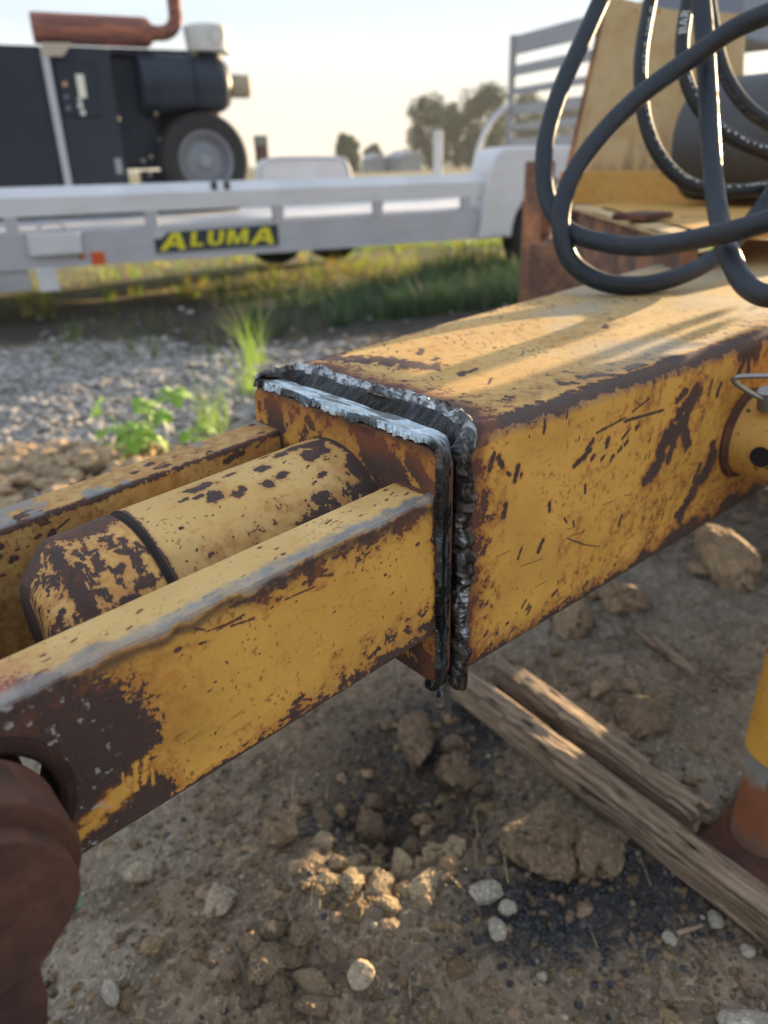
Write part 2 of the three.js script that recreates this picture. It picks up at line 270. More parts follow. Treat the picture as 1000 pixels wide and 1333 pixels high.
  M.chips(120, 0.2, 1.15, sOfY(-0.18), sOfY(-0.02), { len: [0.001, 0.008], r: [0.0004, 0.0013], ang: 1.3, sp: 0.35, keep: (x, s) => vn(x * 22, s * 22) > 0.5 ? 1 : 0 });
  M.chips(220, 0.03, 1.15, sOfY(-0.195), sOfY(-0.165), { len: [0.001, 0.01], r: [0.0005, 0.0016], ang: 0.5, sp: 0.5 });
  for (let i = 0; i < 26; i++) { const x = rr(0.03, 0.6), y = rr(-0.19, -0.08); S(x, y, x + rr(0.004, 0.03), y + rr(-0.006, 0.004), 0.00025, 0.9); }
  // dark flaking and speckle on the top
  for (const [x, z] of [[0.073, -0.236], [0.085, -0.220], [0.099, -0.195], [0.104, -0.176], [0.110, -0.150], [0.088, -0.205]]) T(x - 0.006, z - 0.008, x + 0.008, z + 0.008, 0.0095, 1.3, 1.6);
  M.chips(1500, 0.045, 1.1, TOP0 + 0.01, TOP1, { len: [0.0005, 0.010], r: [0.0003, 0.0012], ang: 0.9, sp: 0.35, keep: (x, s) => sst(0.38, 0.68, fbm(x * 14, s * 26 + 3, 3)) * mix(1, 0.35, sst(0.35, 0.7, x)) });
  M.chips(60, 0.1, 1.1, TOP0 + 0.03, TOP1, { len: [0.006, 0.03], r: [0.001, 0.004], ang: 0.35, sp: 0.25, keep: (x, s) => vn(x * 9, s * 12) > 0.5 ? 1 : 0 });
  T(0.23, -0.02, 0.25, -0.022, 0.006); T(0.15, -0.03, 0.16, -0.026, 0.004); T(0.19, -0.028, 0.20, -0.02, 0.005); T(0.33, -0.03, 0.36, -0.025, 0.006); T(0.62, -0.05, 0.66, -0.06, 0.012);
  return (x, s, o, i, j) => {
    const e1 = fbm(x * 42, s * 42, 4), e2 = fbm(x * 9 + 40, 2.2, 3);
    let f = M.f[j * W + i];
    // worn upper corner, a dark band along its whole length
    const up = s - SIDE1; f = Math.max(f, 0.8 - Math.abs(up - 0.0125) / (0.0042 + e2 * 0.0045 + 0.002 * sst(0.1, 0.5, x)) + (e1 - 0.5) * 1.0);
    // rust creeping up from the lower corner, wider to the right
    const lw = 0.016 + 0.012 * sst(0.15, 0.36, x) + 0.006 * sst(0.03, 0.0, x); f = Math.max(f, 1 - s / lw + (e1 - 0.5) * 1.1);
    f = Math.max(f, 0.8 - Math.abs(s - TOP1 - 0.01) / 0.012 + (e1 - 0.5) * 1.4);
    const top = sst(TOP0 - 0.004, TOP0 + 0.02, s), wx = s < SIDE1 ? x : x - cutX(s) + 0.004;
    paintPx(o, x, s, f, { dust: top * (0.42 + 0.4 * sst(0.16, 0.5, x)), grime: mix(0.10 + 0.5 * sst(0.045, 0.0, s) + 0.12 * sst(0.25, 0.4, x), 0.20 + 0.25 * sst(TOP0 + 0.05, TOP0, s), top), specks: mix(0.15, 0.8, top), halo: mix(0.75, 0.35, top), ro: mix(0.40, 0.50, top), red: -0.2, smear: Math.max(0.95 * sst(0.034, 0.004, s), 0.75 * sst(0.016, 0.002, Math.abs(up - 0.014)), top * 0.40 * sst(TOP0 + 0.07, TOP0, s), 0.55 * sst(0.05, 0.006, wx), 0.06 * sst(0.12, 0.3, x)) });
    { const gb = sst(0.011, 0.005, Math.abs(up - 0.0095)) * (0.5 + 0.5 * e1); o.r = mix(o.r, 0.10, gb * 0.6); o.g = mix(o.g, 0.075, gb * 0.6); o.b = mix(o.b, 0.068, gb * 0.6); }
    if (top > 0.3) { const gz = sst(0.45, 0.75, fbm(x * 7 + 8, s * 16, 4)) * sst(0.12, 0.35, x) * 0.65; o.r = mix(o.r, 0.36, gz); o.g = mix(o.g, 0.33, gz); o.b = mix(o.b, 0.27, gz); }
    const hz = wx - 0.004 + (e1 - 0.5) * 0.012 + (vn(s * 300, x * 300) - 0.5) * 0.004;              // scorched by the weld
    burn(o, sst(0.034, 0.012, hz) * 0.55, [0.20, 0.055, 0.015]); burn(o, sst(0.022, 0.004, hz) * 0.72, [0.075, 0.022, 0.024]); burn(o, sst(0.012, 0.0, hz) * 0.9, [0.028, 0.015, 0.015]);
    const run = sst(0.62, 0.8, fbm(x * 110, s * 9, 3)) * sst(0.25, 0.4, x) * (1 - top) * 0.35; burn(o, run, [0.2, 0.085, 0.02]);
  };
})(), THREE.MirroredRepeatWrapping);
const mBeam = bakedMat(tBeam, 0.0007);
{ // beam
  const ss = []; const add = (a, b, n) => { for (let i = 0; i < n; i++) ss.push(a + (b - a) * i / n); };
  add(0, SIDE0, 6); add(SIDE0, SIDE1, 26); add(SIDE1, TOP0, 8); add(TOP0, TOP1, 30); add(TOP1, FAR0, 6); add(FAR0, FAR1, 8); add(FAR1, ALL, 6); ss.push(ALL);
  const NX = 60, n = ss.length - 1;
  const shell = grid(NX, n, (a, b) => {
    const s = ss[Math.round(b * n)], x0 = cutX(Math.min(s, FAR0 + 0.02)), x = x0 + (L_BEAM - x0) * (a ** 1.5); const [y, z] = section(s);
    const flare = 0.16 * Math.max(0, x - 0.045) * sst(TOP0 + 0.05, TOP1, s), dent = 0.0009 * (fbm(x * 14, s * 18, 2) - 0.5);
    return [x, y + dent, z - flare + dent, x, s];
  });
  const under = box(1.85, 0.006, 0.22, 0.95, -BH + 0.003, -0.127, 0);
  mesh('beam', merged([shell, under]), mBeam, tongue);
  const inner = box(0.004, BH - 0.03, BW - 0.03, 0.055, -BH / 2 - 0.006, -BW / 2, 0);
  mesh('inner_baffle', inner, plain(0.02, 0.018, 0.017, 0.9), tongue);
}
{ // the open joint: torn plate lip, dark groove and weld bead, swept over the side and the top
  const top = [[-0.0215, -0.0045], [-0.0207, -0.0008], [-0.0192, 0.0010], [-0.0172, 0.0003], [-0.0100, -0.0014], [-0.0010, -0.0028], [0.0080, -0.0040], [0.0105, -0.0110], [0.0130, -0.0220], [0.0170, -0.0160], [0.0240, -0.0085], [0.0318, -0.0014], [0.0345, 0.0018], [0.0378, 0.0034], [0.0414, 0.0016], [0.0452, -0.001]];
  const side = [[-0.0212, -0.0015], [-0.0205, 0.0012], [-0.0192, 0.0026], [-0.0178, 0.0022], [-0.0164, 0.0016], [-0.0150, 0.0014], [-0.0118, 0.0010], [-0.0082, 0.0004], [-0.0068, -0.0060], [-0.0052, -0.0170], [-0.0040, -0.0060], [-0.0020, 0.0004], [0.0010, 0.0036], [0.0045, 0.0054], [0.0085, 0.0034], [0.0125, -0.001]];
  const blobs = []; for (let i = 0; i < 90; i++) blobs.push([rr(0, FAR0), rr(0.0025, 0.006), rr(0.0006, 0.0028) * (rnd() < 0.18 ? 1.5 : 1), rr(-0.003, 0.003)]);
  const cp = new THREE.Vector2();
  const strip = (w0, w1, nw, kind) => grid(1100, nw, (a, b) => {
    const s = mix(0.004, kind === 'bead' ? FAR0 - 0.002 : kind === 'wall' ? sOfZ(-0.246) : sOfZ(-0.222), a), k = topness(s), w = mix(w0, w1, b), i = Math.min(14, Math.floor(w)), t = w - i, q = t * t * (3 - 2 * t) * 0.6 + t * 0.4;
    let x = mix(mix(side[i][0], side[i + 1][0], q), mix(top[i][0], top[i + 1][0], q), k), n = mix(mix(side[i][1], side[i + 1][1], q), mix(top[i][1], top[i + 1][1], q), k);
    if (kind !== 'lip') x -= (x + 0.006) * closeT(s) * 0.9;
    const ends = sst(0, 1, Math.min(b, 1 - b) * 6);
    if (kind === 'bead') {
      let bump = 0; for (const [bs, bw, bh] of blobs) { const d = (s - bs) / bw; if (d > -2.5 && d < 2.5) bump += bh * Math.exp(-d * d); }
      const rip = Math.sin(s * 1500 + 5 * vn(s * 90, 1)) * 0.00045; n += ends * (bump * mix(0.95, 0.35, k) + rip * 0.5 + (fbm(s * 150 + 3, x * 190, 2) - 0.5) * mix(0.0026, 0.0030, k) + (fbm(s * 480, x * 480, 2) - 0.5) * 0.0022 * mix(0.35, 1.1, k) - 0.0012 * k - 0.0004);
      x += (vn(s * 90, 3.3) - 0.5) * 0.0040 + (fbm(s * 260, x * 300 + 8.3, 2) - 0.5) * 0.0032 * mix(0.6, 1.5, k) * ends;
    } else if (kind === 'lip') {
      x += ((vn(s * 110, 6.1) - 0.5) * 0.0055 + (fbm(s * 400, b * 3 + 2.7, 2) - 0.5) * 0.0035) * sst(0.55, 0.1, b) * mix(0.35, 1, k); n += ((fbm(s * 300, x * 300 + 4, 3) - 0.5) * 0.0032 * sst(0.55, 0.2, b) + (fbm(s * 40, x * 120, 2) - 0.5) * 0.0014 + (vn(s * 620, x * 620) - 0.5) * 0.0006 * sst(0.6, 0.3, b)) * mix(0.5, 1, k);
    } else { n += ((fbm(s * 160, x * 200, 3) - 0.5) * 0.003 + (fbm(s * 30, x * 60, 2) - 0.5) * 0.003) * ends; x += (vn(s * 70, 9.9) - 0.5) * 0.0025 * ends; }
    const c = section(s); return [x, c[0] + c[2] * n, c[1] + c[3] * n, s, x * 1.5];
  });
  const steel = (x, y, o, br0, dark) => { const n = fbm(x * 90, y * 90, 4), k = fbm(x * 420, y * 420, 2), t = sst(br0, br0 + 0.12, fbm(x * 16, y * 30, 3)); const c = (0.60 + (n - 0.5) * 0.5 + (k - 0.5) * 0.35) * (1 - dark); o.r = mix(c * 0.96, c * 0.34, t); o.g = mix(c, c * 0.27, t); o.b = mix(c * 1.06, c * 0.23, t); o.h = 0.5 + (n - 0.5) * 0.8 + (k - 0.5) * 0.6; o.ro = 0.24 + n * 0.28 + t * 0.2 + dark * 0.15; o.me = 0.95 - t * 0.3; };
  const tBead = bake(1024, 128, 0, 0.5, 0, 0.1, (x, y, o) => { steel(x, y, o, mix(0.46, 0.56, topness(x)), mix(0.52, 0.22, topness(x))); const d = sst(0.40, 0.62, fbm(x * 150 + 20, y * 300, 3)) * 0.75; o.r *= 1 - d; o.g *= 1 - d; o.b *= 1 - d; });
  const tLip = bake(1024, 128, 0, 0.5, -0.04, 0.06, (x, y, o) => { const k = sst(SIDE1 - 0.03, TOP0 + 0.03, x); steel(x, y, o, mix(0.42, 0.66, k), mix(0.78, 0.0, k)); const g = (0.65 + 0.6 * vn(x * 30, y * 700)) * (1 - 0.8 * sst(0.55, 0.66, fbm(x * 40 + 7, y * 120, 3))); o.r *= g * 0.86; o.g *= g; o.b *= g * 1.1; });
  const tWall = bake(1024, 128, 0, 0.5, -0.04, 0.08, (x, y, o) => { steel(x, y, o, 0.60, 0.92); const g = vn(x * 420 + y * 60, y * 16); o.r *= 0.55 + 0.9 * g; o.g *= 0.55 + 0.9 * g; o.b *= 0.55 + 0.9 * g; o.ro = 0.38; });
  const mBead = bakedMat(tBead, 0.0008), mLip = bakedMat(tLip, 0.0010), mGroove = bakedMat(tWall, 0.0012);
  mesh('weld_bead', strip(10.8, 15, 30, 'bead'), mBead, tongue);
  mesh('groove_wall', strip(5.9, 11.1, 22, 'wall'), mGroove, tongue);
  mesh('torn_edge', strip(0, 6.1, 22, 'lip'), mLip, tongue);
  // drips below the joint
  const dr = []; for (let i = 0; i < 7; i++) { const g = new THREE.IcosahedronGeometry(rr(0.003, 0.006), 2); g.scale(1, rr(0.8, 1.5), 1); dr.push(g.translate(rr(-0.018, 0.008), -0.203 + rr(-0.003, 0.004), rr(-0.016, -0.001))); }
  mesh('slag_drip', merged(dr), mLip, tongue);
}
// front plate: x from -0.020 back to -0.006
const tPlate = bake(512, 512, -0.24, 0.02, -0.21, 0.01, (() => {
  const M = new Marks(512, 512, -0.24, 0.02, -0.21, 0.01);
  M.cap(-0.200, -0.02, -0.196, -0.07, 0.014, 0.8, 0.8); M.cap(-0.205, -0.05, -0.190, -0.1, 0.02, 0.6, 0.8); M.cap(-0.148, -0.018, -0.143, -0.022, 0.0045, 0.6); M.cap(-0.088, -0.002, -0.060, -0.035, 0.010, 0.6, 0.8, 0.019); M.cap(-0.060, -0.03, -0.045, -0.04, 0.016, 0.6); M.cap(-0.028, -0.02, -0.008, -0.035, 0.008, 0.6); M.cap(-0.023, -0.17, 0.0, -0.19, 0.009);
  M.chips(120, -0.23, 0.01, -0.2, 0, { len: [0.001, 0.005], r: [0.0005, 0.0015] });
  return (z, y, o, i, j) => {
    const e = fbm(z * 60, y * 60, 4); paintPx(o, z, y, Math.max(M.f[j * 512 + i], 0.7 - Math.abs(y + 0.2) / 0.02 + (e - 0.5)), { grime: 0.22, red: -0.15, specks: 0.5, ro: 0.36, smear: 0.25 });
    const hz = Math.min(-y - 0.004, -z + 0.004) + (e - 0.5) * 0.016; burn(o, sst(0.03, 0.006, hz) * 0.6, [0.26, 0.07, 0.02]); burn(o, sst(0.012, 0.0, hz) * 0.85, [0.045, 0.02, 0.018]);
  };
})(), THREE.ClampToEdgeWrapping);
{
  const s = new THREE.Shape(), r = 0.014, x0 = -0.229, x1 = 0.0003, y0 = -0.196, y1 = -0.0055;
  s.moveTo(x0 + r, y0); s.lineTo(x1 - r, y0); s.absarc(x1 - r, y0 + r, r, -Math.PI / 2, 0); s.lineTo(x1, y1 - r); s.absarc(x1 - r, y1 - r, r, 0, Math.PI / 2); s.lineTo(x0 + r, y1); s.absarc(x0 + r, y1 - r, r, Math.PI / 2, Math.PI); s.lineTo(x0, y0 + r); s.absarc(x0 + r, y0 + r, r, Math.PI, Math.PI * 1.5);
  const g = plate(s, 0.014, 0.0015, 8); g.rotateY(-Math.PI / 2);                // its outline's x becomes local z, thickness along -x
  g.translate(-0.006, 0, 0); mesh('end_plate', g, bakedMat(tPlate, 0.0007), tongue);
}
// ---- the clevis: two bars and a cylinder, drooping four degrees
const clevis = (geo) => { geo.rotateZ(4 * Math.PI / 180); geo.translate(-0.0195, -0.0375, 0); return geo; };
const BARH = 0.1125;
const barUV = (g, zNear, y1 = 0) => { // the side and the top laid out as one sheet, u = distance from the plate, v from the bottom edge
  const q = g.index ? g.toNonIndexed() : g, p = q.attributes.position, n = q.attributes.normal, uv = q.attributes.uv;
  for (let i = 0; i < p.count; i++) { const y = p.getY(i) - y1, dz = zNear - p.getZ(i); uv.setXY(i, p.getX(i), n.getY(i) > 0.7 ? BARH + dz : n.getY(i) < -0.7 ? -dz * 0.2 : n.getZ(i) < -0.7 ? BARH + 0.045 + (-y) : BARH + y); }
  return q;
};
const tBar = bake(1024, 512, -0.44, 0.01, 0, 0.2, (() => {
  const W = 1024, H = 512, M = new Marks(W, H, -0.44, 0.01, 0, 0.2), S = (x0, y0, x1, y1, r, rag = 0.5, fr = 0.8, r1 = r) => M.cap(x0, BARH + y0, x1, BARH + y1, r, rag, fr, r1);
  S(-0.40, -0.05, -0.262, -0.042, 0.040, 0.18); S(-0.40, -0.06, -0.2455, -0.054, 0.0285, 0.1, 0.6); S(-0.42, -0.03, -0.275, -0.02, 0.032, 0.2); S(-0.40, -0.104, -0.225, -0.104, 0.014, 0.35, 0.5, 0.0085); S(-0.24, -0.085, -0.229, -0.10, 0.012, 0.3); S(-0.30, -0.085, -0.262, -0.075, 0.03, 0.3);
  M.chips(70, -0.25, 0, 0.01, BARH - 0.005, { len: [0.0003, 0.0025], r: [0.00025, 0.0006], ang: 1, sp: 1 });
  for (const [x, y, r] of [[-0.222, -0.048, 0.0013], [-0.2225, -0.053, 0.0015], [-0.196, -0.018, 0.0018], [-0.026, -0.012, 0.004], [-0.035, -0.010, 0.005], [-0.02, -0.03, 0.0014], [-0.05, -0.04, 0.0009]]) S(x, y, x + 0.001, y, r, 0.6);
  for (let i = 0; i < 16; i++) { const x = rr(-0.2, -0.005), y = -0.108 + rr(-0.006, 0.02) * rnd() + 0.018 * sst(-0.12, 0, x) * rnd(); S(x, y, x + rr(-0.01, 0.012), y + rr(-0.003, 0.004), rr(0.0006, 0.0018), 1.1); }
  for (let i = 0; i < 14; i++) { const x = rr(-0.19, -0.02), y = rr(-0.022, -0.004); S(x, y, x + rr(0.004, 0.022), y + rr(-0.004, 0.003), rr(0.0004, 0.0012), 1.2); }
  M.chips(90, -0.4, 0, BARH + 0.006, BARH + 0.04, { len: [0.001, 0.007], r: [0.0003, 0.0011], ang: 0.1, sp: 0.3, keep: (x, s) => vn(x * 30, s * 60) > 0.5 ? 1 : 0.1 });
  // teeth of left-over paint in the bare area
  const Y = new Marks(W, H, -0.44, 0.01, 0, 0.2), P = (x0, y0, x1, y1, r, rag = 0.9) => Y.cap(x0, BARH + y0, x1, BARH + y1, r, rag, 1.1);
  P(-0.228, -0.075, -0.232, -0.088, 0.0022); P(-0.2335, -0.074, -0.2375, -0.09, 0.0018); P(-0.239, -0.082, -0.246, -0.088, 0.0035); P(-0.245, -0.087, -0.262, -0.093, 0.006); P(-0.262, -0.094, -0.272, -0.099, 0.004); P(-0.226, -0.082, -0.228, -0.094, 0.0012); P(-0.2415, -0.075, -0.243, -0.085, 0.0008);
  return (x, s, o, i, j) => {
    const y = s - BARH, e = fbm(x * 55, s * 55, 4), side = sst(0.001, -0.002, y), q = j * W + i; let f = M.f[q];
    f = Math.min(f, side > 0.5 ? -Y.f[q] * 1.4 : 1);
    f = Math.max(f, 0.6 - s / 0.005 + (e - 0.5) * 1.6);
    f = Math.max(f, 0.9 - Math.abs(x + 0.001) / 0.004 + (e - 0.5));
    paintPx(o, x, s, f, { grime: 0.10 + 0.35 * sst(0.03, 0, s) * sst(-0.2, -0.05, x) + 0.22 * sst(-0.03, -0.004, y) * side, dust: (1 - side) * 0.55, specks: 0.35, ro: 0.38, red: sst(-0.035, -0.01, y) * 0.75 + sst(0.03, 0.0, s) * 0.2 - 0.15 - 0.4 * sst(-0.2, -0.23, x), smear: side * Math.max(0.85 * sst(0.022, 0.0, s) * sst(-0.20, -0.09, x), 0.55 * sst(0.036, 0.004, s) * sst(-0.12, -0.02, x), 0.56 * sst(-0.026, -0.005, y) * sst(-0.21, -0.12, x), 0.5 * sst(-0.014, 0, x)) });
    const old = clamp(Y.f[q] + 0.6) * sst(-0.21, -0.23, x); if (old > 0) burn(o, (1 - sst(-0.1, 0.25, Y.f[q])) * sst(-0.2, 0.3, Y.f[q] + 0.4) * 0.6, [0.22, 0.075, 0.012]);
    // polished grey arris between side and top, reaching over the top
    const gy = y - 0.001 + (e - 0.5) * 0.011 + 0.003 * sst(-0.1, 0, x), g = sst(-0.005, -0.001, gy) * sst(0.016, 0.0085, gy + 0.006 * fbm(x * 160, s * 300, 3)) * (0.72 + 0.28 * sst(0.4, 0.6, fbm(x * 90, s * 220, 3)));
    if (g > 0) { const c = 0.15 + e * 0.16 + 0.06 * (vn(x * 700, s * 900) - 0.5); o.r = mix(o.r, c * 1.04, g); o.g = mix(o.g, c * 0.97, g); o.b = mix(o.b, c * 0.90, g); o.ro = mix(o.ro, 0.55, g); o.me = g * 0.2; }
    const er = sst(-0.003, -0.006, gy) * sst(-0.014, -0.007, gy) * 0.75; burn(o, er, [0.055, 0.035, 0.03]);
    const pink = sst(-0.262, -0.29, x) * sst(0.002, 0.012, y) * 0.65; o.r = mix(o.r, 0.50, pink); o.g = mix(o.g, 0.16, pink); o.b = mix(o.b, 0.11, pink);
    const wh = sst(0.72, 0.78, fbm(x * 230 + 9, s * 230, 4)) * sst(-0.235, -0.25, x) * side * 0.7; o.r = mix(o.r, 0.4, wh); o.g = mix(o.g, 0.4, wh); o.b = mix(o.b, 0.38, wh);
  };
})(), THREE.ClampToEdgeWrapping);
const mBar = bakedMat(tBar, 0.0006);
{
  const s = new THREE.Shape(); s.moveTo(0, 0); s.lineTo(-0.44, 0); s.lineTo(-0.44, -BARH); s.lineTo(0, -BARH); s.closePath();
  const hole = new THREE.Path(); hole.absellipse(-0.309, -0.058, 0.039, 0.041, 0, Math.PI * 2, true); s.holes.push(hole);
  const g = plate(s, 0.038, 0.0028, 24); g.translate(0, 0, -0.041); mesh('clevis_bar', clevis(barUV(g, -0.003)), mBar, tongue);
  const rim = new THREE.TorusGeometry(0.041, 0.0045, 10, 40); rim.scale(1, 1.05, 1).translate(-0.309, -0.058, -0.003); mesh('hole_rim', clevis(rim), mRustDark, tongue);
}
const tFar = bake(1024, 256, -0.44, 0.01, 0, 0.2, (() => {
  const M = new Marks(1024, 256, -0.44, 0.01, 0, 0.2);
  M.chips(700, -0.43, 0, 0.005, 0.16, { len: [0.001, 0.012], r: [0.0006, 0.003], ang: 0.1, sp: 0.4, keep: (x, s) => sst(0.4, 0.65, vn(x * 25, s * 40)) });
  return (x, s, o, i, j) => { const e = fbm(x * 50, s * 50, 4); const y = s - BARH; let f = Math.max(M.f[j * 1024 + i], 0.6 - Math.abs(y) / 0.006 + (e - 0.5) * 1.5, sst(-0.24, -0.30, x) * 1.6 - 0.9 + e * 0.8); paintPx(o, x, s, f, { grime: 0.35, dust: 0.4, specks: 0.8 }); const g = sst(0.6, 0.72, e) * sst(0, 0.004, y) * 0.8; o.r = mix(o.r, 0.22, g); o.g = mix(o.g, 0.22, g); o.b = mix(o.b, 0.22, g); };
})(), THREE.ClampToEdgeWrapping);
{
  const g = plate([[0, 0], [-0.44, 0], [-0.44, -BARH], [0, -BARH]], 0.038, 0.0028); g.translate(0, 0, -0.2285);
  const q = barUV(g, -0.1905); mesh('clevis_bar', clevis(q), bakedMat(tFar, 0.0007), tongue).userData.label = 'dull far bar with flaked top';
}
const tCyl = bake(1024, 1024, -0.30, 0.005, 0, 0.43, (() => {
  const W = 1024, M = new Marks(W, W, -0.30, 0.005, 0, 0.43), C = 0.1075; // v = arc, the top of the cylinder at 0.1075
  const A = (x, dv, r, rag = 0.8, l = 0.004, an = 0.3) => M.cap(x, C + dv, x + Math.cos(an) * l, C + dv + Math.sin(an) * l, r, rag, 0.8);
  A(-0.018, 0.004, 0.008, 1); A(-0.024, -0.012, 0.008, 1); A(-0.030, 0.012, 0.005, 1); A(-0.045, 0.008, 0.004); A(-0.010, -0.04, 0.012, 0.9); A(-0.014, -0.056, 0.010, 0.9); A(-0.006, -0.07, 0.010, 0.9); A(-0.068, -0.004, 0.004); A(-0.062, -0.020, 0.003); A(-0.075, -0.022, 0.0045, 0.5, 0.002); A(-0.09, 0.006, 0.003, 1); A(-0.098, -0.020, 0.0033, 1, 0.006); A(-0.118, 0.002, 0.006, 1, 0.012); A(-0.112, -0.014, 0.0058, 0.7, 0.003, 1.2); A(-0.122, -0.009, 0.0022); A(-0.132, -0.006, 0.002); A(-0.052, 0.018, 0.0025); A(-0.036, -0.034, 0.0024); A(-0.048, -0.05, 0.005, 1.1); A(-0.055, -0.062, 0.006, 1.1);
  M.chips(60, -0.17, 0, 0.02, 0.2, { len: [0.0003, 0.002], r: [0.0003, 0.0008], ang: 0.6, sp: 0.8 });
  M.chips(40, -0.17, 0, 0.02, 0.2, { len: [0.001, 0.004], r: [0.0006, 0.0018], ang: 0.3, sp: 0.6, keep: (x, s) => vn(x * 30, s * 30) > 0.55 ? 1 : 0 });
  return (x, s, o, i, j) => {
    const e = fbm(x * 50, s * 50, 4); let f = Math.max(M.f[j * W + i], 0.6 - Math.abs(x + 0.0) / 0.007 + (e - 0.5) * 1.2, 0.7 - Math.abs(x + 0.166) / 0.0025 + (e - 0.5));
    
    paintPx(o, x, s, f, { grime: 0.16 + 0.2 * sst(C - 0.03, C - 0.06, s), dust: 0.5, specks: 0.2, halo: 0.45, ro: 0.5, red: -0.2, smear: 0.85 * sst(C - 0.035, C - 0.075, s) * sst(-0.15, -0.02, x) });
  };
})(), THREE.ClampToEdgeWrapping);
{ // cylinder between the bars and its chamfered nose
  const R = 0.0675, cy = -0.0565, cz = -0.1165, C = 0.1075;
  const cyl = (x0, x1, r0, r1, nu = 24, lump = 0) => grid(nu, 72, (a, b) => { const x = mix(x0, x1, a), th = Math.PI - b * Math.PI * 2, r = mix(r0, r1, a) + lump * (fbm(x * 40, b * 9, 3) - 0.5); return [x, cy + Math.cos(th - Math.PI / 2 + Math.PI / 2) * r, cz + Math.sin(th) * r, x, C - th * R]; });
  mesh('ram_barrel', clevis(cyl(-0.166, 0.0, R, R)), bakedMat(tCyl, 0.0006), tongue);
  mesh('barrel_groove', clevis(merged([cyl(-0.1685, -0.166, R - 0.004, R - 0.0005, 2), cyl(-0.1705, -0.1685, R - 0.004, R - 0.004, 2)])), plain(0.03, 0.022, 0.02, 0.8), tongue);
  const tNose = bake(512, 512, -0.25, -0.16, 0, 0.43, (() => {
    const M = new Marks(512, 512, -0.25, -0.16, 0, 0.43);
    M.chips(330, -0.25, -0.16, 0.02, 0.22, { len: [0.001, 0.010], r: [0.0004, 0.0022], ang: 1.5, sp: 0.35, keep: (x, s) => sst(0.3, 0.6, vn(x * 60, s * 40)) });
    return (x, s, o, i, j) => { const e = fbm(x * 60, s * 60, 4); const f = Math.max(M.f[j * 512 + i], sst(C - 0.012, C + 0.02, s + (e - 0.5) * 0.03) * 1.3 - 0.6, 0.45 - Math.abs(x + 0.217) / 0.007 + (e - 0.5) * 1.6); paintPx(o, x, s, f, { grime: 0.15, dust: 0.3, specks: 0.5, smear: 0.40, red: 0.35 * sst(C - 0.03, C + 0.01, s) * sst(-0.225, -0.205, x) - 0.1 }); };
  })(), THREE.ClampToEdgeWrapping);
  const prof = [[-0.1702, R - 0.003], [-0.1725, R], [-0.212, R - 0.001], [-0.216, R - 0.0025], [-0.232, R - 0.017], [-0.236, R - 0.022], [-0.2375, R - 0.028], [-0.2378, 0.002]];
  const cap = grid(42, 72, (a, b) => { const w = a * 7, i = Math.min(6, Math.floor(w)), t = w - i, x = mix(prof[i][0], prof[i + 1][0], t), r = mix(prof[i][1], prof[i + 1][1], t), th = Math.PI - b * Math.PI * 2; const l = 0.0012 * (fbm(x * 90, b * 20, 3) - 0.5); return [x, cy + Math.cos(th) * (r + l), cz + Math.sin(th) * (r + l), x - Math.max(0, R - 0.028 - r) * 0.2, C - th * R]; });
  const back = cyl(-0.1706, -0.1702, R - 0.006, R - 0.003, 1);
  mesh('ram_cap', clevis(merged([cap, back])), bakedMat(tNose, 0.0008), tongue);
  // floor web between the bars, deep in shade
  mesh('cross_web', clevis(box(0.12, 0.09, 0.148, -0.34, -0.064, -0.116, 0.003)), mRust, tongue);
}
{ // pivot stub on the near side with its locking pin
  const stub = thing;
  mesh('pivot_stub', (() => { const g = grid(48, 12, (a, b) => { const th = a * Math.PI * 2, z = b * 0.17, r = 0.0425; return [0.437 + Math.cos(th) * r, -0.1035 + Math.sin(th) * r, z, 0.3 + a * 0.267, 0.2 + z]; }); const end = new THREE.CircleGeometry(0.0425, 40).translate(0.437, -0.1035, 0.17); return merged([g, end]); })(), mYellow, tongue);
  mesh('stub_weld', new THREE.TorusGeometry(0.0435, 0.0055, 10, 60).translate(0.437, -0.1035, 0.002), mRust, tongue);
  mesh('stub_hole', new THREE.CylinderGeometry(0.0105, 0.0105, 0.006, 24).rotateZ(Math.PI / 2).translate(0.396, -0.109, 0.04), plain(0.012, 0.010, 0.010, 0.9), tongue);
  mesh('pin_end', rod([0.437, -0.17, 0.055], [0.437, -0.12, 0.055], 0.010), mRust, tongue);
  const pin = merged([rod([0.4093, -0.0627, 0.03], [0.401, -0.0437, 0.03], 0.009, 0.008), tube([[0.4187, -0.0531, 0.055], [0.4022, -0.053, 0.035], [0.3904, -0.047, 0.022], [0.3739, -0.0311, 0.008], [0.3904, -0.0263, 0.035], [0.4282, -0.0273, 0.06]], 0.0027, 80, 8)]);
  mesh('bail_pin', pin, plain(0.30, 0.29, 0.28, 0.35, 0.8), tongue);
}
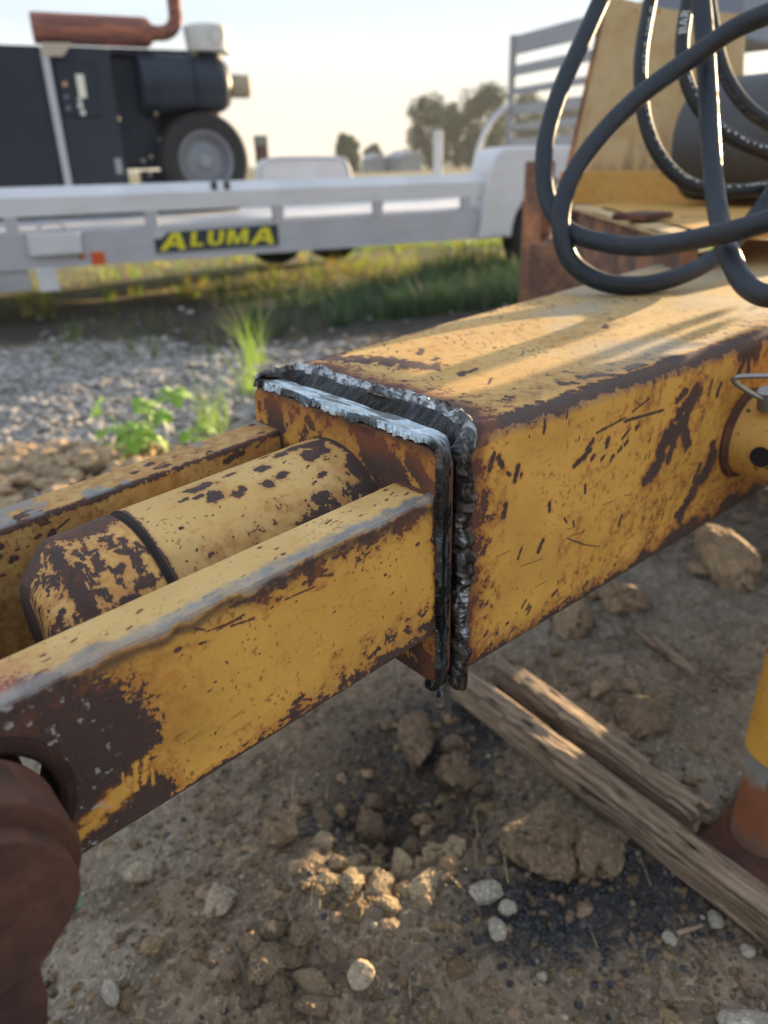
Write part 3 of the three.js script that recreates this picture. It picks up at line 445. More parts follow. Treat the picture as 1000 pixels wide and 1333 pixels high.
// ------------------------------------------------------------------ jack
{
  const jack = thing('tongue_jack', 'yellow drop leg jack with rusty inner tube standing behind the near timber', 'jack', [0.497, 0, -0.712], -0.827);
  mesh('outer_tube', merged([new THREE.CylinderGeometry(0.045, 0.045, 0.73, 40, 1, true).translate(0, 0.182 + 0.365, 0), new THREE.TorusGeometry(0.0425, 0.0026, 8, 40).rotateX(Math.PI / 2).translate(0, 0.182, 0), new THREE.CylinderGeometry(0.05, 0.045, 0.02, 40).translate(0, 0.93, 0)]), bakedMat(tYellow, 0.0004, { color: new THREE.Color().setRGB(1.12, 1.02, 0.6) }), jack);
  const tLeg = bake(256, 512, 0, 0.24, 0, 0.3, (x, y, o) => { const e = fbm(x * 40, y * 30, 4), t = sst(0.138, 0.105, y + (e - 0.5) * 0.06), lo = sst(0.045, 0.0, y + (e - 0.5) * 0.04), k = vn(x * 500, y * 500); const a = [0.20, 0.19, 0.17], b = [0.22, 0.075, 0.032], c = [0.17, 0.125, 0.095]; const f = i => mix(mix(a[i], b[i], t), c[i], lo) * (0.75 + e * 0.5); o.r = f(0); o.g = f(1); o.b = f(2); o.h = 0.5 + (e - 0.5) * 0.5 + (k - 0.5) * 0.3; o.ro = 0.72; o.me = 0; });
  const leg = new THREE.CylinderGeometry(0.039, 0.039, 0.3, 40, 1, true); { const uv = leg.attributes.uv; for (let i = 0; i < uv.count; i++) uv.setXY(i, uv.getX(i) * 0.24, uv.getY(i) * 0.3); }
  mesh('inner_tube', leg.translate(0, 0.178, 0), bakedMat(tLeg, 0.001), jack);
  const foot = mesh('foot_plate', box(0.160, 0.012, 0.17, 0.026, 0.027, -0.006, 0.003), mRustDark, jack);
}
// ------------------------------------------------------------------ rusty hook post at the near end
{
  const [hx, , hz] = toWorld(-0.357, 0, 0.0);
  const hook = thing('hook_post', 'dark rusty steel post with a thick rounded lug against the bar end', 'post', [hx, 0, hz], TURN);
  const outline = (k) => { const q = new THREE.Shape(), c = [0.0, 0.585], P = (x, y) => [c[0] + (x - c[0]) * k, c[1] + (y - c[1]) * k]; q.moveTo(...P(-0.08, 0.530)); q.lineTo(...P(0.036, 0.541)); q.bezierCurveTo(...P(0.048, 0.552), ...P(0.0655, 0.562), ...P(0.0655, 0.584)); q.bezierCurveTo(...P(0.0655, 0.602), ...P(0.054, 0.618), ...P(0.040, 0.626)); q.lineTo(...P(0.0, 0.637)); q.lineTo(...P(-0.08, 0.642)); q.closePath(); return q; };
  const mLug = bakedMat(tRust, 0.0008, { color: new THREE.Color().setRGB(0.70, 0.70, 0.72) });
  mesh('lug', flatUV(plate(outline(1), 0.036, 0.002, 20).translate(0, 0, 0.008)), mLug, hook);
  mesh('lug_cheek', flatUV(plate(outline(0.91), 0.012, 0.0015, 20).translate(0.0, -0.007, 0.0425)), mLug, hook);
  mesh('post_shaft', flatUV(plate([[0.038, 0.60], [0.036, 0.548], [0.034, 0.50], [-0.075, 0.02], [-0.24, 0.02], [-0.13, 0.60]], 0.034, 0.004).translate(0, 0, 0.010)), mLug, hook);
  mesh('clevis_pin', rod([0.000, 0.600, -0.16], [0.000, 0.600, 0.012], 0.017, 0.017, 28), plain(0.05, 0.05, 0.055, 0.45, 0.5), hook);
}
// ------------------------------------------------------------------ hoses lying over the tongue
{
  const hosePrint = (text, col, len, rep) => { // black rubber with a printed line along the length
    const c = document.createElement('canvas'); c.width = 2048; c.height = 64; const g = c.getContext('2d');
    g.fillStyle = 'rgb(27,30,35)'; g.fillRect(0, 0, 2048, 64);
    for (let i = 0; i < 2600; i++) { const v = rnd() < 0.5 ? 30 : 58; g.fillStyle = `rgba(${v},${v + 2},${v + 6},0.35)`; g.fillRect(rnd() * 2048, rnd() * 64, rnd() * 14 + 1, rnd() * 2 + 0.5); }
    g.fillStyle = col; g.font = 'bold 17px sans-serif'; text(g);
    const t = new THREE.CanvasTexture(c); t.colorSpace = THREE.SRGBColorSpace; t.wrapS = t.wrapT = THREE.RepeatWrapping; t.offset.set(0, 0.5); t.anisotropy = 8;
    return new THREE.MeshStandardMaterial({ map: t, roughness: 0.52, bumpMap: t, bumpScale: 0.0002 });
  };
  const G = 'hydraulic hoses looped over the beam';
  const hose = (pts, r, mat, label) => { const o = mesh('hydraulic_hose', tube(pts, r, 220, 20), mat); tag(o, label, 'hose', G); return o; };
  const rub = (pts, r, label) => { const o = mesh('hydraulic_hose', (() => { const t = tube(pts, r, 240, 22), L = new THREE.CatmullRomCurve3(pts.map(p => new THREE.Vector3(...p))).getLength(), uv = t.attributes.uv; for (let i = 0; i < uv.count; i++) uv.setXY(i, uv.getX(i) * L, uv.getY(i) * 6.28 * r); return t; })(), mRubber); tag(o, label, 'hose', G); return o; };
  const A = [[0.33, 1.093, -1.213], [0.288, 1.014, -1.176], [0.249, 0.939, -1.142], [0.229, 0.874, -1.111], [0.231, 0.815, -1.083], [0.251, 0.778, -1.044], [0.291, 0.764, -0.993], [0.331, 0.765, -0.938], [0.374, 0.778, -0.889], [0.426, 0.799, -0.844], [0.474, 0.825, -0.823], [0.54, 0.87, -0.84], [0.68, 0.95, -0.98], [0.86, 0.94, -1.2], [0.98, 0.86, -1.42]];
  const B = [[1.0, 0.88, -1.45], [0.88, 0.99, -1.22], [0.70, 1.06, -1.03], [0.56, 1.04, -1.02], [0.476, 1.014, -1.044], [0.445, 1.002, -1.071], [0.403, 0.974, -1.086], [0.339, 0.931, -1.083], [0.283, 0.878, -1.069], [0.249, 0.828, -1.05], [0.241, 0.779, -1.033], [0.256, 0.738, -1.02], [0.297, 0.7135, -1.013], [0.348, 0.7085, -1.014], [0.407, 0.716, -1.035], [0.474, 0.737, -1.079], [0.539, 0.778, -1.132], [0.612, 0.836, -1.204], [0.74, 0.90, -1.32], [0.96, 0.84, -1.55]];
  const C = [[0.62, 1.16, -1.6], [0.50, 1.22, -1.38], [0.44, 1.17, -1.22], [0.429, 1.093, -1.18], [0.432, 1.019, -1.14], [0.431, 0.936, -1.09], [0.423, 0.855, -1.025], [0.412, 0.792, -0.951], [0.400, 0.757, -0.879], [0.396, 0.734, -0.819], [0.404, 0.729, -0.778], [0.428, 0.737, -0.761], [0.50, 0.75, -0.79], [0.66, 0.78, -0.98], [0.9, 0.80, -1.3]];
  const D = [[0.60, 1.22, -1.55], [0.50, 1.20, -1.42], [0.437, 1.119, -1.358], [0.412, 1.05, -1.315], [0.397, 0.981, -1.271], [0.403, 0.908, -1.237], [0.426, 0.858, -1.214], [0.463, 0.826, -1.199], [0.52, 0.814, -1.193], [0.589, 0.819, -1.196], [0.664, 0.845, -1.208], [0.82, 0.88, -1.32], [1.0, 0.84, -1.5]];
  const E = [[0.56, 1.20, -1.44], [0.49, 1.16, -1.33], [0.465, 1.104, -1.285], [0.45, 1.05, -1.259], [0.443, 1.0, -1.236], [0.45, 0.955, -1.215], [0.471, 0.917, -1.197], [0.509, 0.886, -1.183], [0.563, 0.863, -1.172], [0.629, 0.846, -1.164], [0.78, 0.84, -1.24], [1.0, 0.82, -1.46]];
  const F = [[0.60, 1.2, -1.5], [0.54, 1.16, -1.42], [0.529, 1.105, -1.396], [0.532, 1.032, -1.351], [0.548, 0.973, -1.323], [0.583, 0.926, -1.301], [0.635, 0.895, -1.286], [0.707, 0.872, -1.275], [0.85, 0.85, -1.36], [1.02, 0.82, -1.52]];
  rub(A, 0.0118, 'black hose that bends in the leftmost loop and runs across the upright hose');
  rub(B, 0.0122, 'black hose in a wide front loop that touches the beam top');
  rub(C, 0.0120, 'thick black hose hanging upright and curling onto the near beam corner');
  const dashes = (g, y, x0, x1) => { for (let x = x0; x < x1; x += 9 + rnd() * 16) g.fillRect(x, y + rnd() * 3, 4 + rnd() * 10, 4); };
  const printD = (g) => { dashes(g, 19, 560, 1300); };
  const printE = (g) => { g.fillRect(395, 26, 95, 7); g.save(); g.translate(557, 30); g.rotate(Math.PI); g.scale(2, 1); g.textAlign = 'center'; g.textBaseline = 'middle'; g.font = 'bold 17px sans-serif'; g.fillText('BAR', 0, 0); g.restore(); dashes(g, 22, 640, 1200); };
  hose(D, 0.0100, hosePrint(printD, 'rgba(196,198,196,0.85)'), 'thinner black hose with worn white print, drooping behind the front loop');
  hose(E, 0.0096, hosePrint(printE, 'rgba(206,208,206,0.9)'), 'thin black hose printed BAR in white, behind the upright hose');
  hose(F, 0.0105, hosePrint((g) => dashes(g, 34, 700, 1300), 'rgba(150,152,150,0.4)'), 'black hose running down in front of the dark drum');
}

// ------------------------------------------------------------------ ground: bare dirt, a scraped hole, gravel and turf beyond
const HOLE = [0.015, -0.79];
function groundY(x, z) {
  let y = (fbm(x * 1.3 + 20, z * 1.3, 3) - 0.5) * 0.05;
  const d = Math.hypot(x, z + 1.0);
  if (d < 6) { const k = sst(6, 3, d); const rg = 1 - Math.abs(fbm(x * 16 + 9, z * 16, 3) - 0.5) * 4; y += k * ((fbm(x * 9, z * 9 + 4, 4) - 0.5) * 0.036 + rg * 0.004 + (fbm(x * 45 + 3, z * 45, 3) - 0.5) * 0.016 * sst(3, 1.2, d) * (0.5 + fbm(x * 5, z * 5 + 8, 2))); }
  const h = Math.hypot((x - HOLE[0]) / 0.11, (z - HOLE[1]) / 0.13); y -= 0.085 * Math.exp(-h * h * 1.3);
  const rim = Math.hypot((x - HOLE[0] + 0.03) / 0.17, (z - HOLE[1] - 0.1) / 0.12); y += 0.028 * Math.exp(-((rim - 0.6) ** 2) * 5) * sst(-0.85, -0.72, z);
  const m1 = Math.hypot((x + 0.98) / 0.42, (z + 2.1) / 0.24); y += 0.075 * Math.exp(-m1 * m1) * (0.7 + fbm(x * 8, z * 8, 3) * 0.6);
  const m2 = Math.hypot((x - 0.75) / 0.3, (z + 1.45) / 0.25); y += 0.035 * Math.exp(-m2 * m2);
  if (z < -30) y += 0.0;
  return y - 0.012;
}
const slagAt = (x, z) => { // black grinding and welding waste
  const a = Math.exp(-(((x - 0.27) / 0.16) ** 2 + ((z + 0.655) / 0.085) ** 2)), b = Math.exp(-(((x - 0.05) / 0.13) ** 2 + ((z + 0.9) / 0.12) ** 2)), c = Math.exp(-(((x - 0.17) / 0.08) ** 2 + ((z + 0.615) / 0.05) ** 2)), d = Math.exp(-(((x + 0.06) / 0.09) ** 2 + ((z + 0.79) / 0.06) ** 2)), e = Math.exp(-(((x - 0.13) / 0.1) ** 2 + ((z + 1.0) / 0.1) ** 2));
  return clamp((a + 0.75 * b + 0.5 * c + 0.7 * d + 0.8 * e) * (0.45 + 1.1 * fbm(x * 22, z * 22, 3)) - 0.12);
};
const turfAt = (x, z) => { const d = -(x + 2.235) * 0.413 - (z + 4.79) * 0.911, q = (x + 2.235) * 0.911 - (z + 4.79) * 0.413; return sst(0.35, 0.95, d + (fbm(x * 1.6, z * 1.6, 3) - 0.5) * 0.9 + 0.75 * sst(0.6, 2.6, q)); };
const gravelAt = (x, z) => { const d = (x + 2.235) * 0.413 + (z + 4.79) * 0.911, q = clamp((x + 2.235) * 0.911 - (z + 4.79) * 0.413, -0.5, 2.2); return sst(0.55, 1.1, d - 0.6 * q + (fbm(x * 1.7 + 9, z * 1.7, 3) - 0.5) * 0.7) * sst(3.0, 2.4, d + (fbm(x * 2, z * 2 + 5, 3) - 0.5) * 0.9) * sst(0.9, -0.1, x - 0.2); };
const tDirt = bake(1024, 1024, 0, 0.6, 0, 0.6, (x, y, o) => {
  const a = x / 0.6, b = y / 0.6, n = fbm(a * 8, b * 8, 5, 8), m = fbm(a * 60, b * 60, 3, 60), k = vn(a * 250, b * 250, 250), g = sst(0.70, 0.78, vn(a * 90 + 7, b * 90, 90)), g2 = sst(0.80, 0.86, vn(a * 150 + 3, b * 150, 150));
  let c = 0.62 + (n - 0.5) * 0.55 + (m - 0.5) * 0.5 + (k - 0.5) * 0.18; c = mix(c, 1.0, g * 0.6); c = mix(c, 1.6, g2 * 0.5);
  o.r = c * 0.6; o.g = c * 0.6; o.b = c * 0.6; o.h = 0.35 + (n - 0.5) * 0.5 + (m - 0.5) * 0.55 + (k - 0.5) * 0.2 + g * 0.2 + g2 * 0.2; o.ro = 0.93; o.me = 0;
});
{
  const axis = (fine0, fine1, step, lo, hi, grow) => { const a = []; for (let v = fine0; v <= fine1 + 1e-9; v += step) a.push(v); let s = step; for (let v = fine1 + s; v < hi; s *= grow, v += s) a.push(v); a.push(hi); s = step; const b = []; for (let v = fine0 - s; v > lo; s *= grow, v -= s) b.push(v); b.push(lo); return [...b.reverse(), ...a]; };
  const xs = axis(-0.75, 0.95, 0.0055, -420, 420, 1.045), zs = axis(-1.6, -0.3, 0.0055, -600, 40, 1.045), nx = xs.length, nz = zs.length;
  const P = new Float32Array(nx * nz * 3), U = new Float32Array(nx * nz * 2), C = new Float32Array(nx * nz * 3), I = new Uint32Array((nx - 1) * (nz - 1) * 6);
  for (let j = 0, k = 0; j < nz; j++) for (let i = 0; i < nx; i++, k++) {
    const x = xs[i], z = zs[j]; P[k * 3] = x; P[k * 3 + 1] = groundY(x, z); P[k * 3 + 2] = z; U[k * 2] = x; U[k * 2 + 1] = z;
    const n = fbm(x * 2.2 + 4, z * 2.2, 3), w = fbm(x * 12, z * 12, 3); let r = 0.50, g = 0.375, b = 0.255;               // multiplied by the fine texture
    const pale = sst(0.45, 0.7, n) * 0.6; r = mix(r, 0.64, pale); g = mix(g, 0.54, pale); b = mix(b, 0.42, pale);
    const brown = sst(0.5, 0.75, w) * 0.5; r = mix(r, 0.42, brown); g = mix(g, 0.285, brown); b = mix(b, 0.17, brown);
    const gr = gravelAt(x, z); r = mix(r, 0.80, gr); g = mix(g, 0.77, gr); b = mix(b, 0.72, gr);
    const back = sst(-1.0, -1.4, z) * sst(0, 0.4, x); r = mix(r, 0.47, back * 0.6); g = mix(g, 0.425, back * 0.6); b = mix(b, 0.365, back * 0.6);
    const s = slagAt(x, z); r = mix(r, 0.055, s); g = mix(g, 0.055, s); b = mix(b, 0.06, s);
    const hole = Math.exp(-(((x - 0.03) / 0.17) ** 2) - ((z + 0.86) / 0.19) ** 2) * 0.85 * (0.5 + w * 0.9); r = mix(r, 0.17, hole); g = mix(g, 0.115, hole); b = mix(b, 0.075, hole);
    { const d = (x + 2.235) * 0.413 + (z + 4.79) * 0.911, q = (x + 2.235) * 0.911 - (z + 4.79) * 0.413, dm = sst(-0.9, -0.35, d + (n - 0.5) * 0.8) * sst(0.35, -0.35, d - 0.75 - 0.6 * clamp(q, -0.5, 2.2) + (fbm(x * 1.3, z * 1.3 + 4, 3) - 0.5) * 0.9) * sst(-2.2, -3, z); r = mix(r, 0.075, dm); g = mix(g, 0.058, dm); b = mix(b, 0.045, dm); }  // strip along the flatbed: dark soil, its shade also put into the colour
    const t = turfAt(x, z) * sst(-2.6, -3.6, z) * 0.8; r = mix(r, 0.34, t); g = mix(g, 0.30, t); b = mix(b, 0.12, t);
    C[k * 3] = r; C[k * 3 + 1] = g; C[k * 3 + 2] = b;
  }
  for (let j = 0, q = 0; j < nz - 1; j++) for (let i = 0; i < nx - 1; i++) { const a = j * nx + i, b = a + 1, c = a + nx, d = c + 1; I[q++] = a; I[q++] = c; I[q++] = b; I[q++] = b; I[q++] = c; I[q++] = d; }
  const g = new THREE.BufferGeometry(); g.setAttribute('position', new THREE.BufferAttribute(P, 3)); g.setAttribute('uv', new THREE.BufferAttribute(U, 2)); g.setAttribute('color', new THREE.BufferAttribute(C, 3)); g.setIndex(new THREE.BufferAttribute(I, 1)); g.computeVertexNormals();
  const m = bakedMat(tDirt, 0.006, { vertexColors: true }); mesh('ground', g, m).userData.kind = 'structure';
}
// lumps: noise-worn stones and clods
function lump(detail, rough, sx, sy, sz, off, cut = 0) {
  const g = mergeVertices(new THREE.IcosahedronGeometry(1, detail).deleteAttribute('uv').deleteAttribute('normal')), p = g.attributes.position, v = new THREE.Vector3(), uv = new Float32Array(p.count * 2), planes = [];
  for (let i = 0; i < cut; i++) planes.push([new THREE.Vector3(rr(-1, 1), rr(-1, 1), rr(-1, 1)).normalize(), rr(0.62, 0.85)]);
  for (let i = 0; i < p.count; i++) {
    v.fromBufferAttribute(p, i); const n = fbm3(v.x * 1.3 + off, v.y * 1.3 + 5, v.z * 1.3 + 9, 3) - 0.5, m = fbm3(v.x * 4 + off, v.y * 4, v.z * 4, 3) - 0.5, f = detail > 12 ? fbm3(v.x * 11 + off, v.y * 11, v.z * 11, 2) - 0.5 : 0;
    v.multiplyScalar(1 + rough * (n * 1.5 + m * 0.7 + f * 0.3));
    for (const [n, d] of planes) { const e = v.dot(n) - d; if (e > 0) v.addScaledVector(n, -e * 0.85); }
    v.set(v.x * sx, v.y * sy, v.z * sz); p.setXYZ(i, v.x, v.y, v.z);
  }
  g.computeVertexNormals(); return flatUV(g, off);
}
const mClod = bakedMat(tDirt, 0.008, { color: new THREE.Color().setRGB(0.62, 0.44, 0.27) }), mClodDark = bakedMat(tDirt, 0.008, { color: new THREE.Color().setRGB(0.42, 0.29, 0.18) }), mClodLit = bakedMat(tDirt, 0.008, { color: new THREE.Color().setRGB(0.98, 0.74, 0.46) });  // last clod material: brightened copy that carries sunlight in its colour
const mStone = bakedMat(tDirt, 0.002, { color: new THREE.Color().setRGB(0.82, 0.72, 0.58) }), mStoneTan = bakedMat(tDirt, 0.002, { color: new THREE.Color().setRGB(0.80, 0.64, 0.45) }), mGravel = bakedMat(tDirt, 0.002, { color: new THREE.Color().setRGB(0.92, 0.90, 0.88) }), mSlagStone = bakedMat(tDirt, 0.003, { color: new THREE.Color().setRGB(0.20, 0.20, 0.215) });
const clodG = [0, 1, 2, 3, 4, 5].map(i => lump(18, 0.85, 1, 0.8, 0.9, i * 7.1, 9)), stoneG = [0, 1, 2, 3].map(i => lump(6, 0.32, 1, 0.7, 0.8, 50 + i * 3.3, 6));
const UVFIX = (g, s) => { const q = g.clone(), uv = q.attributes.uv; for (let i = 0; i < uv.count; i++) uv.setXY(i, uv.getX(i) * s, uv.getY(i) * s); return q; };
const clodS = clodG.map(g => UVFIX(g, 0.05)), stoneS = stoneG.map(g => UVFIX(g, 0.03));
function put(name, geo, mat, x, z, size, label, category, group, sink = 0.3, sq = [1, 1, 1], turn = rr(0, 6.28)) {
  const o = mesh(name, geo, mat); o.scale.set(size * sq[0], size * sq[1], size * sq[2]); o.rotation.set(rr(-0.25, 0.25), turn, rr(-0.25, 0.25)); o.position.set(x, groundY(x, z) + size * sq[1] * (0.75 - sink), z); tag(o, label, category, group); return o;
}
// the lumps that can be told apart
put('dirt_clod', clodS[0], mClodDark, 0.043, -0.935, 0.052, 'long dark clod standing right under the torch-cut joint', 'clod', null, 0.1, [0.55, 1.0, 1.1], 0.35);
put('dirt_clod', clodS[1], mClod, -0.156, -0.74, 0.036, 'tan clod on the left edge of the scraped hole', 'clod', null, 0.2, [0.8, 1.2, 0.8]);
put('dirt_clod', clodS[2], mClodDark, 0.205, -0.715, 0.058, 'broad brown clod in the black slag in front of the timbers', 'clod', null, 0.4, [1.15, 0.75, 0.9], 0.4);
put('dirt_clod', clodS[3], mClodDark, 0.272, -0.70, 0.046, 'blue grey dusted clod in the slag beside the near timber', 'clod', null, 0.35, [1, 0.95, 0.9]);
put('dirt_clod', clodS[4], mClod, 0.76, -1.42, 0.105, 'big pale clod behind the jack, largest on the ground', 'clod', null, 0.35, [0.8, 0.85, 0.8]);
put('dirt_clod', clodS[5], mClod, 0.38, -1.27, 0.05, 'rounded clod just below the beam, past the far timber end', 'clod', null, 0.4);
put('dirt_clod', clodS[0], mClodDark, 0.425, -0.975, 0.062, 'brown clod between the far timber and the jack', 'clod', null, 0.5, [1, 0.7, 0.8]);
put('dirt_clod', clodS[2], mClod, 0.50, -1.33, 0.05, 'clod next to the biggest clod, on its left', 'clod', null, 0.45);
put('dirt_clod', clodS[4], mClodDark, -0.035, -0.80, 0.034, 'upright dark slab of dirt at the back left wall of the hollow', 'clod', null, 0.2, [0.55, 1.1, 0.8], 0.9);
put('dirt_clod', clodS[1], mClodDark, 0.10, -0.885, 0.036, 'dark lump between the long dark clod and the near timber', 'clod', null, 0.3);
put('white_stone', stoneS[0], mStone, 0.117, -0.643, 0.021, 'white oblong stone, largest of the white stones by the slag', 'stone', null, 0.35, [1.15, 0.9, 0.85], 0.2);
put('white_stone', stoneS[1], mStone, 0.124, -0.600, 0.015, 'white notched stone nearest below the largest white stone', 'stone', null, 0.3);
put('white_stone', stoneS[2], mStone, 0.141, -0.621, 0.0115, 'small white stone at the right of the largest white stone', 'stone', null, 0.3);
put('tan_stone', stoneS[3], mStoneTan, -0.040, -0.547, 0.0185, 'tan angular stone lying alone in front of the lit clods', 'stone', null, 0.3, [0.9, 0.9, 1]);
put('tan_stone', stoneS[0], mStoneTan, -0.347, -0.705, 0.023, 'tan squarish stone below the bare end of the bar', 'stone', null, 0.3, [0.9, 0.8, 1]);
put('tan_stone', clodS[3], mStoneTan, -0.222, -0.65, 0.023, 'knobbly tan stone left of the clod heap', 'stone', null, 0.35);
put('white_stone', stoneS[2], mStone, -0.327, -0.536, 0.015, 'flat white stone beside the foot of the rusty post', 'stone', null, 0.3, [1.1, 0.7, 0.7], 2.2);
put('white_stone', stoneS[1], mStone, 0.379, -0.488, 0.026, 'pale stone nearest the viewer below the jack foot', 'stone', null, 0.35, [1.3, 0.7, 0.8], 0.1);
put('white_stone', stoneS[0], mStone, 0.398, -0.612, 0.0125, 'white pebble touching the foot of the near timber', 'stone', null, 0.3);
put('white_stone', stoneS[3], mStone, 0.419, -0.57, 0.011, 'white pebble beside the jack end of the near timber', 'stone', null, 0.3);
put('white_stone', stoneS[2], mStone, 0.328, -0.579, 0.0095, 'white pebble at the end of the twig', 'stone', null, 0.3);
put('white_stone', stoneS[1], mStone, 0.170, -0.548, 0.011, 'white chip standing in the slag well below the largest white stone', 'stone', null, 0.2, [0.6, 1.1, 0.7]);
{ // clods heaped round the hole: alike, one group
  const lab = 'crumbly tan clod in the ring heaped round the scraped hole', gp = 'clods heaped round the scraped hole';
  const ring = [[-0.075, -0.70, 0.014], [-0.055, -0.715, 0.015], [-0.035, -0.69, 0.019], [-0.02, -0.655, 0.021], [0.012, -0.735, 0.024], [0.045, -0.66, 0.025], [0.015, -0.655, 0.016], [0.062, -0.735, 0.022], [0.085, -0.715, 0.018], [-0.055, -0.655, 0.018], [-0.005, -0.628, 0.014], [0.0, -0.70, 0.014], [-0.095, -0.735, 0.016], [0.078, -0.69, 0.014], [-0.085, -0.655, 0.013], [0.10, -0.75, 0.02], [-0.02, -0.76, 0.014], [0.03, -0.775, 0.018], [-0.01, -0.82, 0.017], [-0.045, -0.805, 0.014], [0.055, -0.80, 0.018], [0.085, -0.83, 0.022], [-0.10, -0.80, 0.016], [0.115, -0.87, 0.026], [-0.03, -0.86, 0.016], [0.105, -0.93, 0.024], [0.02, -0.87, 0.014], [0.14, -0.84, 0.018], [-0.13, -0.68, 0.013], [0.04, -0.63, 0.012]];
  ring.forEach(([x, z, s], i) => put('dirt_clod', clodS[i % 6], z > -0.74 ? mClodLit : mClodDark, x, z, s, lab, 'clod', gp, 0.42, [rr(0.7, 1.35), rr(0.7, 1.15), rr(0.7, 1.2)]));  // sunlit front of the ring is coloured in with the brightened copy
  const lab2 = 'brown clod in the loose heap nearest the viewer, left of the tan stone', gp2 = 'clods heaped at the front left of the hole';
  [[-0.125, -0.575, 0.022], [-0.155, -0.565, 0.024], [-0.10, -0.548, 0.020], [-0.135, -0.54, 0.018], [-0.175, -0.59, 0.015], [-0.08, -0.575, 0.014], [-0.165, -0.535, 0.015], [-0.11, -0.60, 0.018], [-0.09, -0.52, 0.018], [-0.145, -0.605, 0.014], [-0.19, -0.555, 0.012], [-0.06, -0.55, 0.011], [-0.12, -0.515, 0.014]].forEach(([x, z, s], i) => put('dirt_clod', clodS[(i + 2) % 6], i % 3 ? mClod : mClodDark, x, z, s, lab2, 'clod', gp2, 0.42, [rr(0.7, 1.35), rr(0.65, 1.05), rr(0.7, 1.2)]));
}
// what nobody would count
function stuff(name, geo, mat, n, spot, label, category, tint) {
  const im = new THREE.InstancedMesh(geo, mat, n), M = new THREE.Matrix4(), q = new THREE.Quaternion(), e = new THREE.Euler(), c = new THREE.Color(); let k = 0;
  for (let t = 0; k < n && t < n * 30; t++) { const s = spot(); if (!s) continue; e.set(rr(-0.5, 0.5), rr(0, 6.28), rr(-0.5, 0.5)); if (s.tilt) e.set(...s.tilt); q.setFromEuler(e); M.compose(new THREE.Vector3(s.x, s.y, s.z), q, new THREE.Vector3(...s.s)); im.setMatrixAt(k, M); const v = tint ? tint() : [1, 1, 1]; im.setColorAt(k, c.setRGB(...v)); k++; }
  im.count = k; im.name = numbered(name); im.castShadow = im.receiveShadow = true; im.userData.kind = 'stuff'; tag(im, label, category); scene.add(im); return im;
}
const nearSpot = (sMin, sMax, dens, sink = 0.3) => () => { const z = -0.35 - 1.9 * rnd() ** 1.5, w = 0.15 - z * 0.62, x = rr(-w, w); if (rnd() > dens(x, z)) return null; const s = mix(sMin, sMax, rnd() ** 3); return { x, z, y: groundY(x, z) + s * (0.45 - sink), s: [s * rr(0.7, 1.2), s * rr(0.6, 1), s * rr(0.7, 1.2)] }; };
const grey = (a, b, w = 0.08) => () => { const c = rr(a, b); return [c, c * (1 - w * rnd()), c * (1 - 2 * w * rnd())]; };
const smallStone = [0, 1].map(i => lump(2, 0.3, 1, 0.75, 0.85, 70 + i * 5, 4)), smallClod = lump(4, 0.8, 1, 0.75, 0.9, 91, 7).clone();
{ const f = (g, k) => { const uv = g.attributes.uv; for (let i = 0; i < uv.count; i++) uv.setXY(i, uv.getX(i) * k, uv.getY(i) * k); }; smallStone.forEach(g => f(g, 0.012)); f(smallClod, 0.016); }
stuff('dirt_crumbs', smallClod, mClod, 9000, nearSpot(0.0012, 0.0075, (x, z) => 0.25 + 0.9 * sst(0.4, 0.65, fbm(x * 7, z * 7, 3)) + Math.exp(-(((x) / 0.22) ** 2 + ((z + 0.72) / 0.2) ** 2))), 'loose crumbs of dirt strewn over the ground', 'dirt crumbs', () => { const c = rr(0.6, 1.25); return [c, c * rr(0.92, 1), c * rr(0.82, 1)]; });
stuff('dirt_crumbs', smallClod, mClod, 420, nearSpot(0.006, 0.019, (x, z) => 0.05 + 0.55 * Math.exp(-(((x - 0.01) / 0.15) ** 2 + ((z + 0.72) / 0.13) ** 2)) + 0.6 * Math.exp(-(((x + 0.13) / 0.09) ** 2 + ((z + 0.57) / 0.06) ** 2)) + 0.35 * Math.exp(-(((x - 0.1) / 0.12) ** 2 + ((z + 0.93) / 0.1) ** 2)), 0.42), 'broken lumps of dirt round the scraped hole', 'dirt crumbs', () => { const c = rr(0.55, 1.3); return [c, c * rr(0.9, 1), c * rr(0.78, 1)]; });
stuff('pebbles', smallStone[0], mStone, 1500, nearSpot(0.001, 0.0048, (x, z) => 0.5 + 0.5 * sst(0.2, 0.5, x)), 'small pale pebbles strewn over the dirt', 'pebbles', grey(0.45, 1.0));
stuff('slag_beads', new THREE.IcosahedronGeometry(1, 2), plain(0.032, 0.034, 0.042, 0.38, 0.2), 4200, nearSpot(0.0009, 0.0046, (x, z) => clamp(slagAt(x, z) * 1.3 + 0.015)), 'black beads of welding slag on the dirt', 'slag', grey(0.7, 1.3));
stuff('slag_beads', smallClod, plain(0.045, 0.043, 0.046, 0.6, 0.1), 1500, nearSpot(0.0015, 0.006, (x, z) => clamp(slagAt(x, z) * 1.2 - 0.1)), 'dark crusts of slag around the hole and the timbers', 'slag', grey(0.6, 1.6));
stuff('gravel', smallStone[1], mGravel, 9000, () => { const z = rr(-5.2, -1.7), x = rr(-0.7 + z * 0.5, 0.75 - 0.18 * z); if (rnd() > gravelAt(x, z) * 0.9 + 0.008) return null; const s = mix(0.005, 0.026, rnd() ** 2); return { x, z, y: groundY(x, z) + s * 0.3, s: [s * rr(0.7, 1.2), s * 0.8, s * rr(0.7, 1.2)] }; }, 'pale crushed gravel between the tongue and the flatbed trailer', 'gravel', grey(0.6, 1.25, 0.05));
